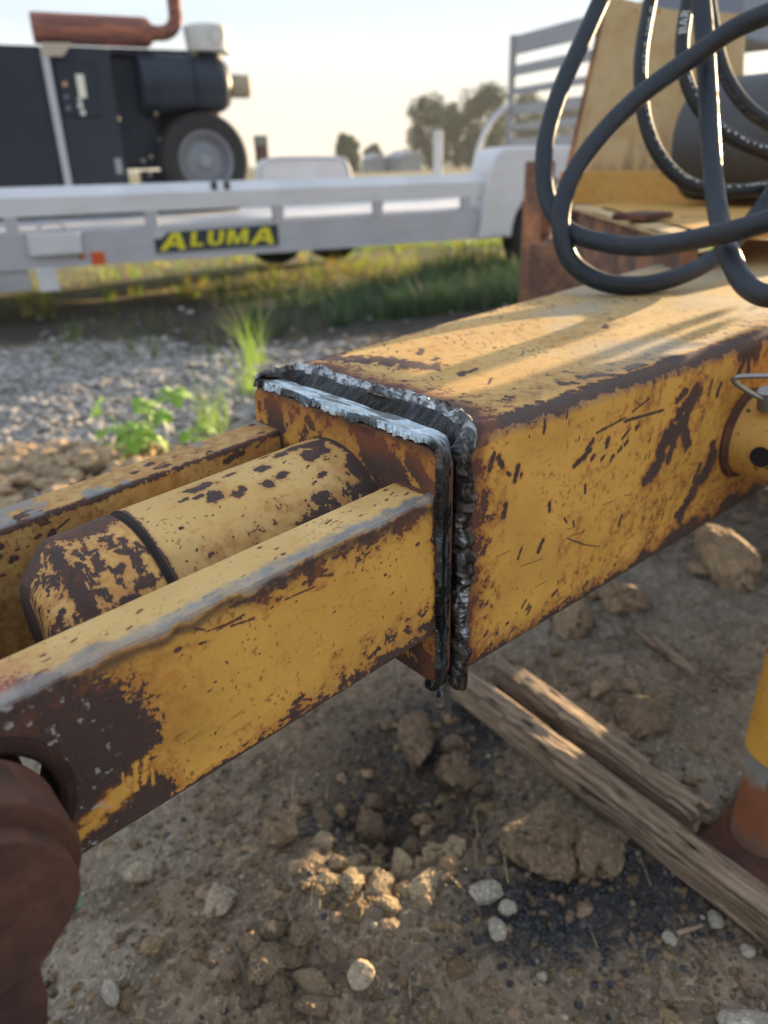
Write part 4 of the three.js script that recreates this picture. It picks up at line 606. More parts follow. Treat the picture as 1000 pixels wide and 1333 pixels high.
stuff('rubble', smallClod, mClod, 500, () => { const z = rr(-2.4, -1.75), x = rr(-1.5, -0.45), w = Math.exp(-(((x + 0.98) / 0.5) ** 2 + ((z + 2.08) / 0.26) ** 2)); if (rnd() > w) return null; const s = mix(0.008, 0.05, rnd() ** 2); return { x, z, y: groundY(x, z) + s * 0.3, s: [s * 1.2, s * 0.8, s] }; }, 'sunlit crumbled dirt bank beyond the far bar', 'dirt bank', () => { const c = rr(0.9, 1.5); return [c, c, c]; });
stuff('rubble', smallClod, mClod, 160, () => { const z = rr(-2.2, -1.05), x = rr(0.3, 1.4), s = mix(0.006, 0.032, rnd() ** 3); return { x, z, y: groundY(x, z) + s * 0.3, s: [s * 1.2, s * 0.8, s] }; }, 'scattered clods on the trodden ground behind the jack', 'clods', () => { const c = rr(0.7, 1.2); return [c, c, c]; });
stuff('straw', new THREE.CylinderGeometry(0.0009, 0.0005, 1, 5), plain(0.42, 0.33, 0.19, 0.8), 110, () => { const z = -0.4 - 1.2 * rnd(), x = rr(-0.45, 0.55); const s = rr(0.015, 0.06); return { x, z, y: groundY(x, z) + 0.004, s: [1, s, 1], tilt: [Math.PI / 2 + rr(-0.2, 0.2), rr(0, 6.28), 0] }; }, 'short bits of dry straw on the dirt', 'straw', grey(0.6, 1.2));
// timbers, sticks
{
  const timber = (a, b, w, h, label, seedy, split) => {
    const g = new THREE.BoxGeometry(1, h, w, 90, 7, 7), p = g.attributes.position, A = new THREE.Vector3(...a), B = new THREE.Vector3(...b), L = A.distanceTo(B), uv = g.attributes.uv;
    for (let i = 0; i < p.count; i++) { const x = p.getX(i) * L, y = p.getY(i), z = p.getZ(i); const n = (fbm(x * 7 + seedy, y * 30 + z * 40, 3) - 0.5) * 0.018, c = (fbm(x * 30 + seedy, z * 160 + y * 90, 2) - 0.5) * 0.005, e = 0.012 * (vn(z * 160 + seedy, y * 160) - 0.5) * sst(0.46, 0.5, Math.abs(p.getX(i))); const ed = 1 - 0.12 * sst(0.6, 1, Math.abs(y / h * 2)) * sst(0.6, 1, Math.abs(z / w * 2)); p.setXYZ(i, x + e * 2, y * ed + n * 0.6 + c, z * ed + n * 0.5 + c * 0.6); }
    for (let i = 0; i < p.count; i++) uv.setXY(i, p.getX(i) + seedy * 0.13, (Math.abs(p.getY(i)) > h * 0.4 ? p.getZ(i) : p.getY(i) + 0.1) + seedy * 0.05);
    g.computeVertexNormals(); const X = B.clone().sub(A).normalize(), Z = new THREE.Vector3().crossVectors(X, new THREE.Vector3(0, 1, 0)).normalize(), Y = new THREE.Vector3().crossVectors(Z, X);
    const o = mesh('timber', toCreasedNormals(g, 0.7), mWood); o.matrixAutoUpdate = true; o.position.copy(A.add(B).multiplyScalar(0.5)); o.quaternion.setFromRotationMatrix(new THREE.Matrix4().makeBasis(X, Y, Z)); tag(o, label, 'timber', 'timbers beside the jack'); return o;
  };
  timber([0.128, 0.034, -1.045], [0.52, 0.030, -0.495], 0.043, 0.052, 'near weathered timber, longer, running past the jack foot', 1.7);
  timber([0.199, 0.030, -1.095], [0.427, 0.026, -0.745], 0.040, 0.046, 'far weathered timber, shorter, with a broken end', 5.3);
  const twig = mesh('twig', rod([0.336, groundY(0.336, -0.585) + 0.006, -0.584], [0.382, groundY(0.382, -0.602) + 0.006, -0.603], 0.0032, 0.002, 8), mWood); tag(twig, 'short brown twig on the dirt in front of the jack', 'twig');
  const lath = mesh('lath', beamBar([0.50, 0.012, -1.23], [0.558, 0.010, -1.09], 0.018, 0.012, 0.003), mWood); tag(lath, 'pale splintered lath lying behind the far timber', 'lath');
}
// plants
const leafMat = (r, g, b) => new THREE.MeshPhysicalMaterial({ color: new THREE.Color().setRGB(r, g, b), roughness: 0.75, transmission: 0.45, thickness: 0, side: THREE.DoubleSide });
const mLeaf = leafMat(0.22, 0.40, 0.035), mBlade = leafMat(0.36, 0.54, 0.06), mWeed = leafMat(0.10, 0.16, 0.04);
function leafGeo(R) { return grid(40, 5, (a, b) => { const th = (a - 0.5) * 5.6, r = b * R * (0.72 + 0.28 * Math.cos(th * 0.5)) * (1 - 0.26 * Math.abs(Math.sin(th * 2.5)) - 0.06 * Math.abs(Math.sin(th * 9))), c = 0.16 * R * Math.sin(th * 2.5) ** 2 * b - 0.35 * r * r / R; return [r * Math.cos(th), c + 0.012 * (fbm(a * 8, b * 4, 2) - 0.5), r * Math.sin(th), a, b]; }); }
function leafPlant(x, z, n, L, label) {
  const o = thing('broadleaf_weed', label, 'weed', [x, groundY(x, z) - 0.01, z]);
  for (let i = 0; i < n; i++) {
    const R = L * rr(0.26, 0.46), a = i / n * 6.28 + rr(-0.5, 0.5), d = L * rr(0.25, 0.75), h = L * rr(0.35, 1.0) * (i % 3 === 0 ? 1.15 : 0.75), g = leafGeo(R); g.rotateZ(rr(-0.9, 0.35)); g.rotateX(rr(-0.5, 0.5)); g.rotateY(-a);
    const lf = mesh('leaf', g.translate(Math.cos(a) * d, h, Math.sin(a) * d), mLeaf, o); mesh('stem', tube([[0, 0, 0], [Math.cos(a) * d * 0.5, h * 0.65, Math.sin(a) * d * 0.5], [Math.cos(a) * d, h, Math.sin(a) * d]], 0.0022, 8, 5), mLeaf, lf);
  }
  return o;
}
function blade(L, w, lean) { return grid(6, 1, (a, b) => [lean * L * a * a, L * a * (1 - 0.25 * lean * a), (b - 0.5) * w * (1 - a * 0.93), b, a]); }
function tuft(x, z, n, L, label) {
  const o = thing('grass_tuft', label, 'grass tuft', [x, groundY(x, z) - 0.01, z]);
  for (let i = 0; i < n; i++) { const g = blade(L * rr(0.5, 1.15), rr(0.004, 0.009), rr(0.2, 1.1)); g.rotateY(rr(0, 6.28)); mesh('blade', g.translate(rr(-0.05, 0.05), 0, rr(-0.05, 0.05)), mBlade, o); }
  return o;
}
leafPlant(-0.77, -2.26, 12, 0.19, 'bright green broad-leaved weed beyond the far bar');
leafPlant(-0.60, -2.32, 6, 0.12, 'low green weed between the broad-leaved weed and the grass tuft');
tuft(-0.62, -2.62, 38, 0.26, 'backlit grass tuft growing just behind the broad-leaved weed');
tuft(-0.54, -3.05, 26, 0.33, 'tall arching grass tuft left of the torch-cut plate');
tuft(-0.62, -3.6, 36, 0.36, 'thin grass tuft standing alone on the gravel');
const gl = put('green_stone', stoneS[3], plain(0.12, 0.19, 0.12, 0.8), -0.425, -0.675, 0.022, 'flat green scrap beside the rusty post', 'scrap', null, 0.4, [1, 0.3, 0.9]);
// meadow grass under and behind the flatbed trailer
{
  const clump = merged(Array.from({ length: 9 }, () => { const g = blade(rr(0.5, 1), rr(0.02, 0.045), rr(0.2, 0.9)); g.rotateY(rr(0, 6.28)); return g.translate(rr(-0.12, 0.12), 0, rr(-0.12, 0.12)); }));
  const T = [0.911, -0.413], N = [0.413, 0.911];
  const gs = (s0, s1, o0, o1, h0, h1, dens) => () => { const s = rr(s0, s1), o = o0 + (o1 - o0) * rnd() ** 1.4, x = -2.235 + T[0] * s + N[0] * o, z = -4.792 + T[1] * s + N[1] * o; if (rnd() > dens(s, o, x, z)) return null; const h = rr(h0, h1) * (0.5 + fbm(x * 1.4, z * 1.4, 2)); return { x, z, y: groundY(x, z) - 0.02, s: [h * rr(0.7, 1.1), h, h * rr(0.7, 1.1)], tilt: [rr(-0.15, 0.15), rr(0, 6.28), rr(-0.15, 0.15)] }; };
  const tint = () => { const y = rnd(); return [rr(0.8, 1.4) * (1 + 0.7 * y * y), rr(0.85, 1.25), rr(0.6, 1.2)]; };
  stuff('meadow_grass', clump, mBlade, 5200, gs(-3, 9, 0.3, -9, 0.05, 0.17, (s, o, x, z) => turfAt(x, z)), 'yellow green grass under and behind the flatbed trailer', 'grass', tint);
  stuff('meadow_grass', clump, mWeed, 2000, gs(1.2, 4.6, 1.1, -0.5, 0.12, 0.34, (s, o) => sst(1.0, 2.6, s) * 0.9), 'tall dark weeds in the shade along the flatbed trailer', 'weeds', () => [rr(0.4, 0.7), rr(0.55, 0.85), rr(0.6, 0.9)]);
  stuff('meadow_grass', clump, mWeed, 90, gs(0.1, 1.6, 1.4, -0.3, 0.08, 0.2, () => 0.8), 'small weeds sprouting from the shaded dirt below the decal', 'weeds', tint);
  stuff('field_grass', clump, mBlade, 9000, () => { const z = -9 - 90 * rnd() ** 2, x = rr(-1, 1) * (4 - z * 0.75), h = rr(0.10, 0.24); return { x, z, y: groundY(x, z) - 0.03, s: [h * 2.2, h, h * 2.2], tilt: [0, rr(0, 6.28), 0] }; }, 'field grass reaching to the far trees', 'grass', tint);
}

// ------------------------------------------------------------------ the yellow machine that the tongue belongs to
{
  const M = thing('towed_machine', 'faded yellow machine with rusty frame and dark drum behind the hoses', 'machine', TONGUE, TURN);
  const panel = plate([[-1.215, 0.085], [-1.118, 0.572], [-1.09, 0.566], [-0.93, 0.516], [-0.72, 0.478], [-0.66, 0.085]], 0.012, 0.001); panel.rotateY(-Math.PI / 2); panel.translate(1.742, 0, 0);
  mesh('hopper_panel', panel, mTan, M);
  mesh('panel_edge', beamBar([1.735, 0.09, -1.213], [1.735, 0.565, -1.118], 0.02, 0.012, 0.003), mRustOrange, M);
  const drum = lathe([[0, 0], [0.12, 0], [0.135, 0.012], [0.137, 0.03], [0.137, 0.26], [0.12, 0.27], [0, 0.27]], 48); drum.rotateX(Math.PI / 2).translate(1.62, 0.200, -0.735);
  mesh('drum', drum, bakedMat(tAlu, 0.0006, { color: new THREE.Color().setRGB(0.13, 0.13, 0.14) }), M);
  const deck = plate([[0.853, 0.304], [1.02, 0.22], [1.72, 0.22], [1.72, 0.95], [1.467, 0.942]], 0.014, 0.001); deck.rotateX(-Math.PI / 2); deck.translate(0, 0.042, 0);
  mesh('deck_plate', deck, mYellow, M);
  mesh('deck_lip', beamBar([1.70, 0.09, -1.2], [1.70, 0.09, -0.4], 0.03, 0.09, 0.004), mYellow, M);
  mesh('frame_rail', beamBar([1.452, -0.075, -0.937], [0.838, -0.075, -0.300], 0.03, 0.232, 0.004), mRustRail, M);
  mesh('rail_flange', beamBar([1.46, 0.050, -0.945], [0.845, 0.050, -0.307], 0.06, 0.012, 0.003), mTan, M);
  mesh('bracket_plate', box(0.10, 0.012, 0.07, 1.02, 0.066, -0.50), mRust, M);
  mesh('frame_post', box(0.05, 0.36, 0.075, 1.60, -0.015, -1.208, 0.004), mRustOrange, M);
  mesh('lower_frame', merged([box(0.16, 0.50, 0.46, 1.66, -0.30, -1.02, 0.006), box(0.06, 0.22, 0.30, 1.50, -0.16, -0.98, 0.006)]), mRustRail, M);
  // added unseen blocker: shades the foreground, its gap shaped to pass sun patches
  mesh('added_sun_blocker', merged([box(0.08, 0.40, 1.70, 1.78, -0.165, 0.31, 0.004), box(0.08, 0.40, 0.38, 1.78, -0.165, -0.985, 0.004), box(0.08, 0.14, 2.5, 1.78, -0.62, -0.02, 0.004), box(0.075, 0.24, 0.40, 1.78, -0.44, -0.66, 0.004), box(0.075, 0.24, 1.5, 1.78, -0.44, 0.48, 0.004), box(0.07, 0.15, 0.30, 1.78, -0.295, -0.40, 0.004)]), mRustDark, M);
  const hood = new THREE.Group();
  mesh('engine_hood', box(0.42, 0.30, 0.36, 2.95, 0.70, -1.42, 0.02), plain(0.16, 0.20, 0.28, 0.5), M);
}
// ------------------------------------------------------------------ aluminium flatbed trailer
const TR = [-2.235, 0, -4.792], TRT = 0.4257;
{
  const t = thing('flatbed_trailer', 'silver aluminium flatbed trailer with a yellow and black decal on its side', 'trailer', TR, TRT);
  const run = (pts, x0, x1) => { const g = plate(pts, x1 - x0, 0.003); g.rotateY(Math.PI / 2); return flatUV(g.translate(x0, 0, 0)); };      // outline given as [-z, y]
  mesh('side_rail', run([[0, 0.625], [0.07, 0.625], [0.07, 0.785], [0.045, 0.79], [0.0, 0.73]], -1.6, 3.42), mAluWhite, t);
  mesh('side_frame', run([[0, 0.33], [0.05, 0.33], [0.05, 0.527], [0, 0.527]], -1.6, 3.34), mAlu, t);
  mesh('frame_flange', run([[-0.006, 0.322], [0.07, 0.322], [0.07, 0.332], [-0.006, 0.332]], -1.6, 3.32), mAlu, t);
  for (const s of [-0.8, 0.03, 0.86, 1.715, 2.475, 3.215]) mesh('stake_post', box(0.075, 0.112, 0.048, s, 0.575, -0.027, 0.004), mAlu, t);
  for (let i = 0; i < 9; i++) mesh('deck_plank', box(6.6, 0.03, 0.196, 1.6, 0.532, -0.16 - i * 0.205, 0.006), mAluWhite, t);
  mesh('far_rail', run([[1.95, 0.625], [2.02, 0.625], [2.02, 0.76], [1.95, 0.76]], -1.6, 4.8), mAlu, t);
  mesh('far_frame', run([[1.95, 0.40], [2.0, 0.40], [2.0, 0.527], [1.95, 0.527]], -1.6, 4.8), mAlu, t);
  for (const s of [-0.8, 0.03, 0.86, 1.715, 2.475, 3.215, 4.0, 4.7]) mesh('stake_post', box(0.075, 0.1, 0.045, s, 0.575, -1.985, 0.004), mAlu, t);
  for (const s of [-0.6, 0.6, 1.8, 3.0]) mesh('cross_beam', box(0.06, 0.1, 1.86, s, 0.405, -1.0, 0.004), mAlu, t);
  // decal
  {
    const c = document.createElement('canvas'); c.width = 1024; c.height = 192; const g = c.getContext('2d');
    g.fillStyle = '#b9bcc0'; g.fillRect(0, 0, 1024, 192); g.fillStyle = '#20303a'; g.beginPath(); g.moveTo(4, 70); g.lineTo(60, 70); g.lineTo(120, 22); g.lineTo(1020, 8); g.lineTo(1020, 186); g.lineTo(4, 186); g.closePath(); g.fill();
    g.fillStyle = '#5b646a'; g.fillRect(4, 168, 1016, 18); g.lineJoin = 'round';
    const letter = (ch, x, y, size, w, skew) => { g.save(); g.translate(x, y); g.transform(1, 0, skew, 1, 0, 0); g.scale(w, 1); g.font = `bold ${size}px sans-serif`; g.strokeStyle = '#12191d'; g.lineWidth = 14; g.strokeText(ch, 0, 0); g.fillStyle = '#d9cf2a'; g.fillText(ch, 0, 0); g.lineWidth = 5; g.strokeStyle = '#d9cf2a'; g.strokeText(ch, 0, 0); g.restore(); };
    letter('A', 40, 160, 178, 1.72, -0.30); letter('L', 262, 142, 150, 1.55, -0.20); letter('U', 400, 142, 150, 1.50, -0.20); letter('M', 560, 142, 150, 1.50, -0.20); letter('A', 770, 160, 178, 1.75, -0.30);
    const tx = new THREE.CanvasTexture(c); tx.colorSpace = THREE.SRGBColorSpace;
    const d = new THREE.BoxGeometry(0.852, 0.156, 0.003); mesh('decal', d.translate(1.276, 0.437, 0.0035), new THREE.MeshStandardMaterial({ map: tx, roughness: 0.45 }), t);
  }
  mesh('reflector', box(0.08, 0.08, 0.008, 0.49, 0.362, 0.006, 0.002), plain(0.62, 0.10, 0.02, 0.35), t);
  mesh('marker_lens', new THREE.SphereGeometry(0.022, 20, 12).scale(1, 1, 0.5).translate(0.397, 0.385, 0.004), plain(0.5, 0.12, 0.03, 0.3), t);
  mesh('ramp_bracket', box(0.30, 0.13, 0.06, 0.25, 0.465, 0.03, 0.008), mAluWhite, t);
  mesh('bracket_loop', tube([[0.16, 0.525, 0.02], [0.19, 0.575, 0.02], [0.25, 0.598, 0.02], [0.31, 0.578, 0.02], [0.345, 0.525, 0.02]], 0.010, 30, 8), mAlu, t);
  mesh('drop_leg', box(0.12, 0.14, 0.06, 0.17, 0.255, 0.0, 0.006), mAluWhite, t); mesh('tail_bar', box(1.5, 0.13, 0.08, -0.68, 0.257, -0.06, 0.006), mAlu, t);
  for (const s of [1.29, 1.375]) mesh('rail_clip', box(0.035, 0.05, 0.03, s, 0.765, -0.012, 0.006), plain(0.03, 0.03, 0.035, 0.6), t);
  // near fender and wheels
  const fo = new THREE.Shape(); fo.moveTo(3.30, 0.32); fo.lineTo(3.37, 0.78); fo.bezierCurveTo(3.40, 0.92, 3.46, 0.965, 3.56, 0.968); fo.lineTo(4.35, 0.972); fo.bezierCurveTo(4.5, 0.965, 4.55, 0.9, 4.56, 0.78); fo.lineTo(4.60, 0.55); fo.lineTo(4.2, 0.55); fo.absarc(4.0, 0.32, 0.4, 0.6, Math.PI, false); fo.closePath();
  mesh('near_fender', flatUV(plate(fo, 0.30, 0.02, 16).translate(0, 0, -0.24)), mAluWhite, t);
  const wheel = (s, y, z, R, parent, name = 'wheel') => { const tyre = lathe([[R * 0.62, -0.10], [R * 0.80, -0.112], [R * 0.95, -0.10], [R, -0.07], [R, 0.07], [R * 0.95, 0.10], [R * 0.80, 0.112], [R * 0.62, 0.10]], 48).rotateX(Math.PI / 2).translate(s, y, z); const o = mesh(name, tyre, mTyre, parent); const rim = lathe([[0.0, 0.05], [R * 0.14, 0.062], [R * 0.16, 0.03], [R * 0.30, 0.035], [R * 0.42, 0.01], [R * 0.50, 0.02], [R * 0.55, 0.085], [R * 0.615, 0.104], [R * 0.63, 0.10]], 40).rotateX(Math.PI / 2).translate(s, y, z); mesh('rim', rim, mAluDull, o); return o; };
  const mAluDull = bakedMat(tAlu, 0.0003, { color: new THREE.Color().setRGB(0.55, 0.55, 0.57) });
  wheel(4.0, 0.325, -0.13, 0.325, t);
  for (const s of [2.33, 2.93]) wheel(s, 0.29, -2.16, 0.29, t);
  const ff = new THREE.Shape(); ff.moveTo(2.165, 0.74); ff.lineTo(2.19, 0.86); ff.bezierCurveTo(2.21, 0.92, 2.25, 0.94, 2.32, 0.94); ff.lineTo(2.92, 0.932); ff.bezierCurveTo(3.0, 0.93, 3.04, 0.9, 3.05, 0.84); ff.lineTo(3.07, 0.74); ff.closePath();
  mesh('far_fender', flatUV(plate(ff, 0.24, 0.015, 12).translate(0, 0, -2.16)), mAluWhite, t);
  const ri = ff.clone(); mesh('fender_rim', tube([[2.175, 0.76, -1.915], [2.20, 0.875, -1.915], [2.25, 0.928, -1.915], [2.32, 0.94, -1.915], [2.92, 0.932, -1.915], [3.0, 0.915, -1.915], [3.035, 0.86, -1.915], [3.06, 0.76, -1.915]], 0.014, 60, 8), mAluWhite, t);
  // upright tail gate with slats, at the far right
  const gx = 4.84, slats = [[1.815, 1.975], [1.635, 1.722], [1.466, 1.528], [1.285, 1.378], [1.150, 1.212], [1.0, 1.075]];
  for (const z of [-1.9, -0.03]) mesh('gate_post', box(0.06, 1.28, 0.06, gx, 1.345, z, 0.008), mGate, t);
  for (const [a, b] of slats) mesh('gate_slat', box(0.035, b - a, 1.80, gx, (a + b) / 2, -0.965, 0.005), mGate, t);
  mesh('gate_arm', tube([[4.43, 0.74, -1.92], [4.47, 0.93, -1.92], [4.53, 1.09, -1.92], [4.63, 1.24, -1.92], [4.82, 1.38, -1.92]], 0.028, 40, 10), mAluWhite, t);
  mesh('corner_post', box(0.085, 0.40, 0.05, 4.045, 0.96, -1.98, 0.006), mAluWhite, t);
}
{ // dark machine standing on the flatbed
  const m = thing('engine_unit', 'black engine unit with a rusty exhaust muffler, standing on the flatbed trailer', 'engine unit', [TR[0] - 0.22 * 0.413, 0, TR[2] - 0.22 * 0.911], TRT);
  mesh('rear_housing', box(2.3, 1.05, 0.8, -0.69, 1.15, -1.42, 0.02), mBlack, m);
  const post = mesh('silver_strip', box(0.052, 0.98, 0.03, 0.475, 1.15, -1.0, 0.004), mAlu, m); post.userData.label = 'silver angle strip';
  mesh('control_housing', box(0.42, 1.06, 0.72, 0.715, 1.15, -1.40, 0.015), mBlack2, m);
  const pan = mesh('control_panel', box(0.27, 0.34, 0.02, 0.66, 1.405, -1.03, 0.006), mBlack, m);
  mesh('gauge', box(0.055, 0.15, 0.012, 0.685, 1.43, -1.016, 0.004), plain(0.75, 0.73, 0.62, 0.4), pan);
  for (const [s, y, r, c] of [[0.575, 1.44, 0.018, [0.5, 0.28, 0.16]], [0.66, 1.345, 0.018, [0.5, 0.5, 0.46]], [0.655, 1.305, 0.02, [0.62, 0.62, 0.58]], [0.665, 1.26, 0.02, [0.6, 0.6, 0.57]], [0.57, 1.36, 0.016, [0.12, 0.14, 0.18]], [0.57, 1.29, 0.016, [0.14, 0.16, 0.2]]]) mesh('gauge', new THREE.CylinderGeometry(r, r, 0.02, 20).rotateX(Math.PI / 2).translate(s, y, -1.014), plain(...c, 0.35), pan);
  mesh('engine_cover', merged([box(0.32, 0.80, 0.6, 1.07, 1.28, -1.48, 0.03), box(0.72, 0.42, 0.3, 1.40, 1.10, -1.45, 0.03)]), mBlack, m);
  mesh('top_cover', box(0.60, 0.05, 0.62, 1.22, 1.665, -1.42, 0.02), mBlack2, m);
  mesh('latch', box(0.05, 0.11, 0.012, 0.86, 0.90, -1.036, 0.004), plain(0.3, 0.32, 0.34, 0.4, 0.4), m);
  mesh('skid_frame', merged([box(3.2, 0.08, 0.1, 0.2, 0.59, -1.20), box(3.2, 0.08, 0.1, 0.2, 0.59, -1.68), box(0.8, 0.16, 0.5, 1.2, 0.68, -1.45)]), mBlack, m);
  for (const [s, y] of [[1.06, 0.935], [1.125, 0.96], [1.10, 0.835], [1.215, 1.08]]) mesh('bolt_head', new THREE.SphereGeometry(0.018, 14, 10).translate(s, y, -1.12), plain(0.45, 0.36, 0.28, 0.4, 0.5), m);
  // air cleaner
  const can = lathe([[0, 0], [0.17, 0.0], [0.19, 0.015], [0.19, 0.11], [0.208, 0.115], [0.208, 0.15], [0.196, 0.155], [0.196, 0.56], [0.185, 0.62], [0.15, 0.67], [0.085, 0.69], [0, 0.69]], 48).rotateZ(-Math.PI / 2).translate(1.10, 1.455, -1.06);
  const cn = mesh('air_cleaner', can, mBlack2, m); mesh('clamp_band', new THREE.TorusGeometry(0.2, 0.012, 8, 48).rotateY(Math.PI / 2).translate(1.50, 1.455, -1.06), mBlack, cn);
  const hose = []; for (let i = 0; i <= 26; i++) hose.push([0.078 + 0.008 * Math.sin(i * 1.9), i * 0.0066]); mesh('corrugated_hose', lathe([[0, 0], ...hose, [0.06, 0.178], [0.058, 0.02]], 32).rotateZ(-Math.PI / 2).translate(1.775, 1.45, -1.06), plain(0.42, 0.36, 0.25, 0.6), m);
  mesh('inlet_neck', rod([1.66, 1.60, -1.06], [1.66, 1.69, -1.06], 0.10, 0.085, 24), mBlack2, m);
  const pc = mesh('inlet_cap', lathe([[0, 0], [0.155, 0], [0.165, 0.008], [0.178, 0.155], [0.174, 0.168], [0.14, 0.180], [0, 0.186]], 48).translate(1.66, 1.668, -1.06), plain(0.62, 0.62, 0.60, 0.45), m);
  mesh('badge', new THREE.TorusGeometry(0.055, 0.007, 8, 36).translate(0, 0, 0.176).rotateY(0.16).translate(1.66, 1.765, -1.06), plain(0.5, 0.5, 0.49, 0.5), pc);
  // exhaust
  mesh('muffler', lathe([[0, 0], [0.088, 0], [0.097, 0.008], [0.097, 0.77], [0.085, 0.80], [0.055, 0.82], [0.05, 0.86], [0.05, 0.87]], 40).rotateZ(-Math.PI / 2).translate(0.43, 1.787, -1.08), bakedMat(tRust, 0.001, { color: new THREE.Color().setRGB(2.4, 2.3, 2.6) }), m);
  mesh('exhaust_elbow', tube([[1.28, 1.787, -1.08], [1.34, 1.79, -1.08], [1.40, 1.82, -1.08], [1.435, 1.88, -1.08], [1.44, 1.96, -1.08], [1.44, 2.25, -1.08]], 0.05, 60, 20), bakedMat(tRust, 0.001, { color: new THREE.Color().setRGB(1.9, 1.9, 2.2) }), m);
  mesh('muffler_bracket', plate([[0.448, 1.606], [0.596, 1.61], [0.671, 1.693], [0.465, 1.69]], 0.02).translate(0, 0, -1.0), plain(0.45, 0.38, 0.30, 0.6), m);
  const R = 0.345, wt = mesh('tyre', lathe([[R * 0.60, -0.10], [R * 0.80, -0.115], [R * 0.94, -0.105], [R, -0.075], [R, 0.075], [R * 0.94, 0.105], [R * 0.80, 0.115], [R * 0.60, 0.10]], 64).rotateX(Math.PI / 2).translate(1.517, 0.925, -1.03), mTyre, m);
  mesh('rim', lathe([[0.0, 0.07], [R * 0.16, 0.085], [R * 0.17, 0.04], [R * 0.34, 0.045], [R * 0.44, 0.01], [R * 0.50, 0.02], [R * 0.55, 0.085], [R * 0.61, 0.106], [R * 0.625, 0.10]], 48).rotateX(Math.PI / 2).translate(1.517, 0.925, -1.03), bakedMat(tAlu, 0.0003, { color: new THREE.Color().setRGB(0.4, 0.42, 0.46) }), wt);
  mesh('wheel_arm', box(0.6, 0.12, 0.1, 1.35, 0.80, -1.30), mBlack, m);
}
{ // short dark post behind the flatbed
  const p = new THREE.Vector3(2.325, 0, -2.35).applyAxisAngle(new THREE.Vector3(0, 1, 0), TRT).add(new THREE.Vector3(...TR));
  const o = thing('marker_post', 'short dark post with a grey cap behind the far fender', 'post', [p.x, 0, p.z], TRT);
  mesh('shaft', box(0.11, 1.06, 0.08, 0, 0.53, 0), plain(0.10, 0.055, 0.045, 0.7), o); mesh('cap', box(0.115, 0.085, 0.085, 0, 1.10, 0), plain(0.2, 0.2, 0.2, 0.6), o);
}
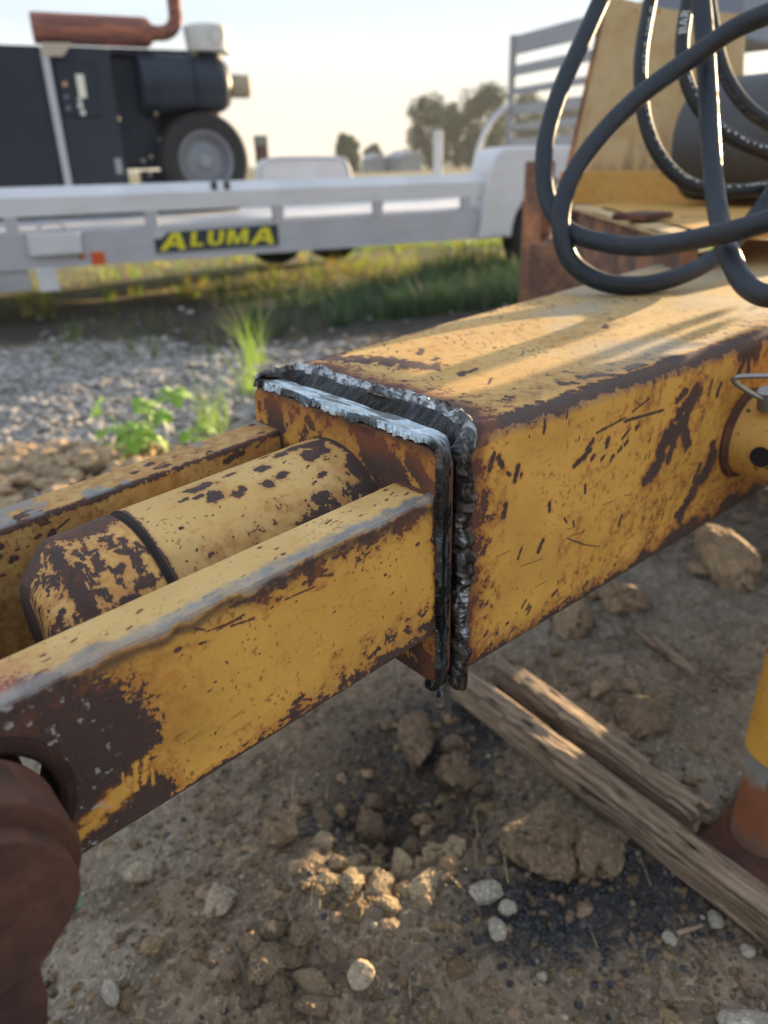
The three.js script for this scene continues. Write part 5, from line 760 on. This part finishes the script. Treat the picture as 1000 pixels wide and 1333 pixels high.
// ------------------------------------------------------------------ far trees and sheds
const far = (px, D) => [(px - 500) / 1063 * D, 0, -D];
{
  const mFol = new THREE.MeshPhysicalMaterial({ color: new THREE.Color().setRGB(0.034, 0.068, 0.024), roughness: 0.85, transmission: 0.25, thickness: 0, side: THREE.DoubleSide }), mBark = plain(0.10, 0.08, 0.06, 0.9);
  const tree = (px, D, H, Wd, label, seedy) => {
    const o = thing('tree', label, 'tree', far(px, D), 0, 'trees on the skyline'); seed = 900 + seedy;
    const limbs = [rod([0, 0, 0], [0, H * 0.45, 0], H * 0.03, H * 0.018, 8)], P = [], cl = [];
    for (let i = 0; i < 6; i++) { const a = rr(0, 6.28), r = Wd * 0.3; limbs.push(rod([0, H * rr(0.2, 0.4), 0], [Math.cos(a) * r, H * rr(0.5, 0.8), Math.sin(a) * r], H * 0.014, H * 0.005, 6)); }
    mesh('trunk', merged(limbs), mBark, o);
    for (let i = 0; i < 38; i++) { const a = rr(0, 6.28), y = rr(0.12, 1), w = Math.sqrt(Math.max(0.06, 1 - ((y - 0.5) / 0.54) ** 2)) * Wd * 0.5 * rr(0.3, 0.95); cl.push([Math.cos(a) * w, y * H * 0.93, Math.sin(a) * w, rr(0.11, 0.21) * Math.min(H, Wd * 1.2)]); }
    for (const [cx, cy, cz, cr] of cl) for (let i = 0; i < 230; i++) {
      const v = new THREE.Vector3(rr(-1, 1), rr(-1, 1), rr(-1, 1)); if (v.length() > 1) continue; v.multiplyScalar(cr * (0.75 + 0.35 * rnd())); const s = rr(0.14, 0.36), d = [new THREE.Vector3(rr(-1, 1), rr(-1, 1), rr(-1, 1)).setLength(s), new THREE.Vector3(rr(-1, 1), rr(-1, 1), rr(-1, 1)).setLength(s)];
      const c = new THREE.Vector3(cx, cy, cz).add(v), q = [c.clone().sub(d[0]), c.clone().add(d[1]), c.clone().add(d[0]), c.clone().sub(d[1])]; for (const k of [0, 1, 2, 0, 2, 3]) P.push(q[k].x, q[k].y, q[k].z);
    }
    const g = new THREE.BufferGeometry(); g.setAttribute('position', new THREE.Float32BufferAttribute(P, 3)); g.computeVertexNormals(); mesh('crown', g, mFol, o);
  };
  tree(462, 140, 5.4, 6.0, 'small round tree left of the far sheds', 1);
  tree(497, 165, 4.6, 3.6, 'small tree peeping over the left shed', 2);
  tree(572, 140, 11.2, 8.0, 'broad tree right of the far sheds', 3);
  tree(608, 150, 10.6, 8.5, 'tree in the middle of the skyline row', 4);
  tree(645, 140, 13.8, 9.0, 'tallest tree, beside the trailer gate', 5);
  tree(690, 150, 12.5, 9.0, 'tree seen through the gate slats', 6);
  tree(735, 160, 11.0, 9.0, 'tree mostly hidden by the yellow panel', 7);
  const shed = (px, D, w, h, roof, label) => { const o = thing('shed', label, 'shed', far(px, D), 0.5, 'sheds far across the field'); mesh('wall', box(w, h, w * 1.3, 0, h / 2, 0, 0.02), plain(0.24, 0.26, 0.29, 0.7), o); const r = plate([[-w * 0.56, h], [w * 0.56, h], [0, h + roof]], w * 1.4, 0.02); mesh('roof', r.translate(0, 0, -w * 0.7), plain(0.30, 0.32, 0.36, 0.6), o); };
  shed(498, 120, 2.3, 1.7, 0.8, 'narrow grey shed left of the gap on the skyline');
  shed(536, 120, 3.6, 1.9, 0.9, 'wider grey shed with a low roof beside the broad tree');
  // low hedge line along the horizon
  const P = []; seed = 4242; for (let i = 0; i < 9000; i++) { const px = rr(-400, 1500), D = 220, h = (1.0 + 2.2 * fbm(px * 0.02, 3, 3)), c = new THREE.Vector3((px - 500) / 1063 * D, rnd() ** 1.5 * h, -D + rr(-3, 3)); for (let k = 0; k < 3; k++) P.push(c.x + rr(-0.5, 0.5), c.y + rr(-0.4, 0.4), c.z + rr(-0.3, 0.3)); }
  const g = new THREE.BufferGeometry(); g.setAttribute('position', new THREE.Float32BufferAttribute(P, 3)); g.computeVertexNormals();
  const hd = mesh('hedgerow', g, mFol); hd.userData.kind = 'stuff'; tag(hd, 'low hedge line along the horizon', 'hedge');
}
scene.fog = new THREE.FogExp2(new THREE.Color().setRGB(0.86, 0.88, 0.88), 0.0006);
renderer.render(scene, camera);
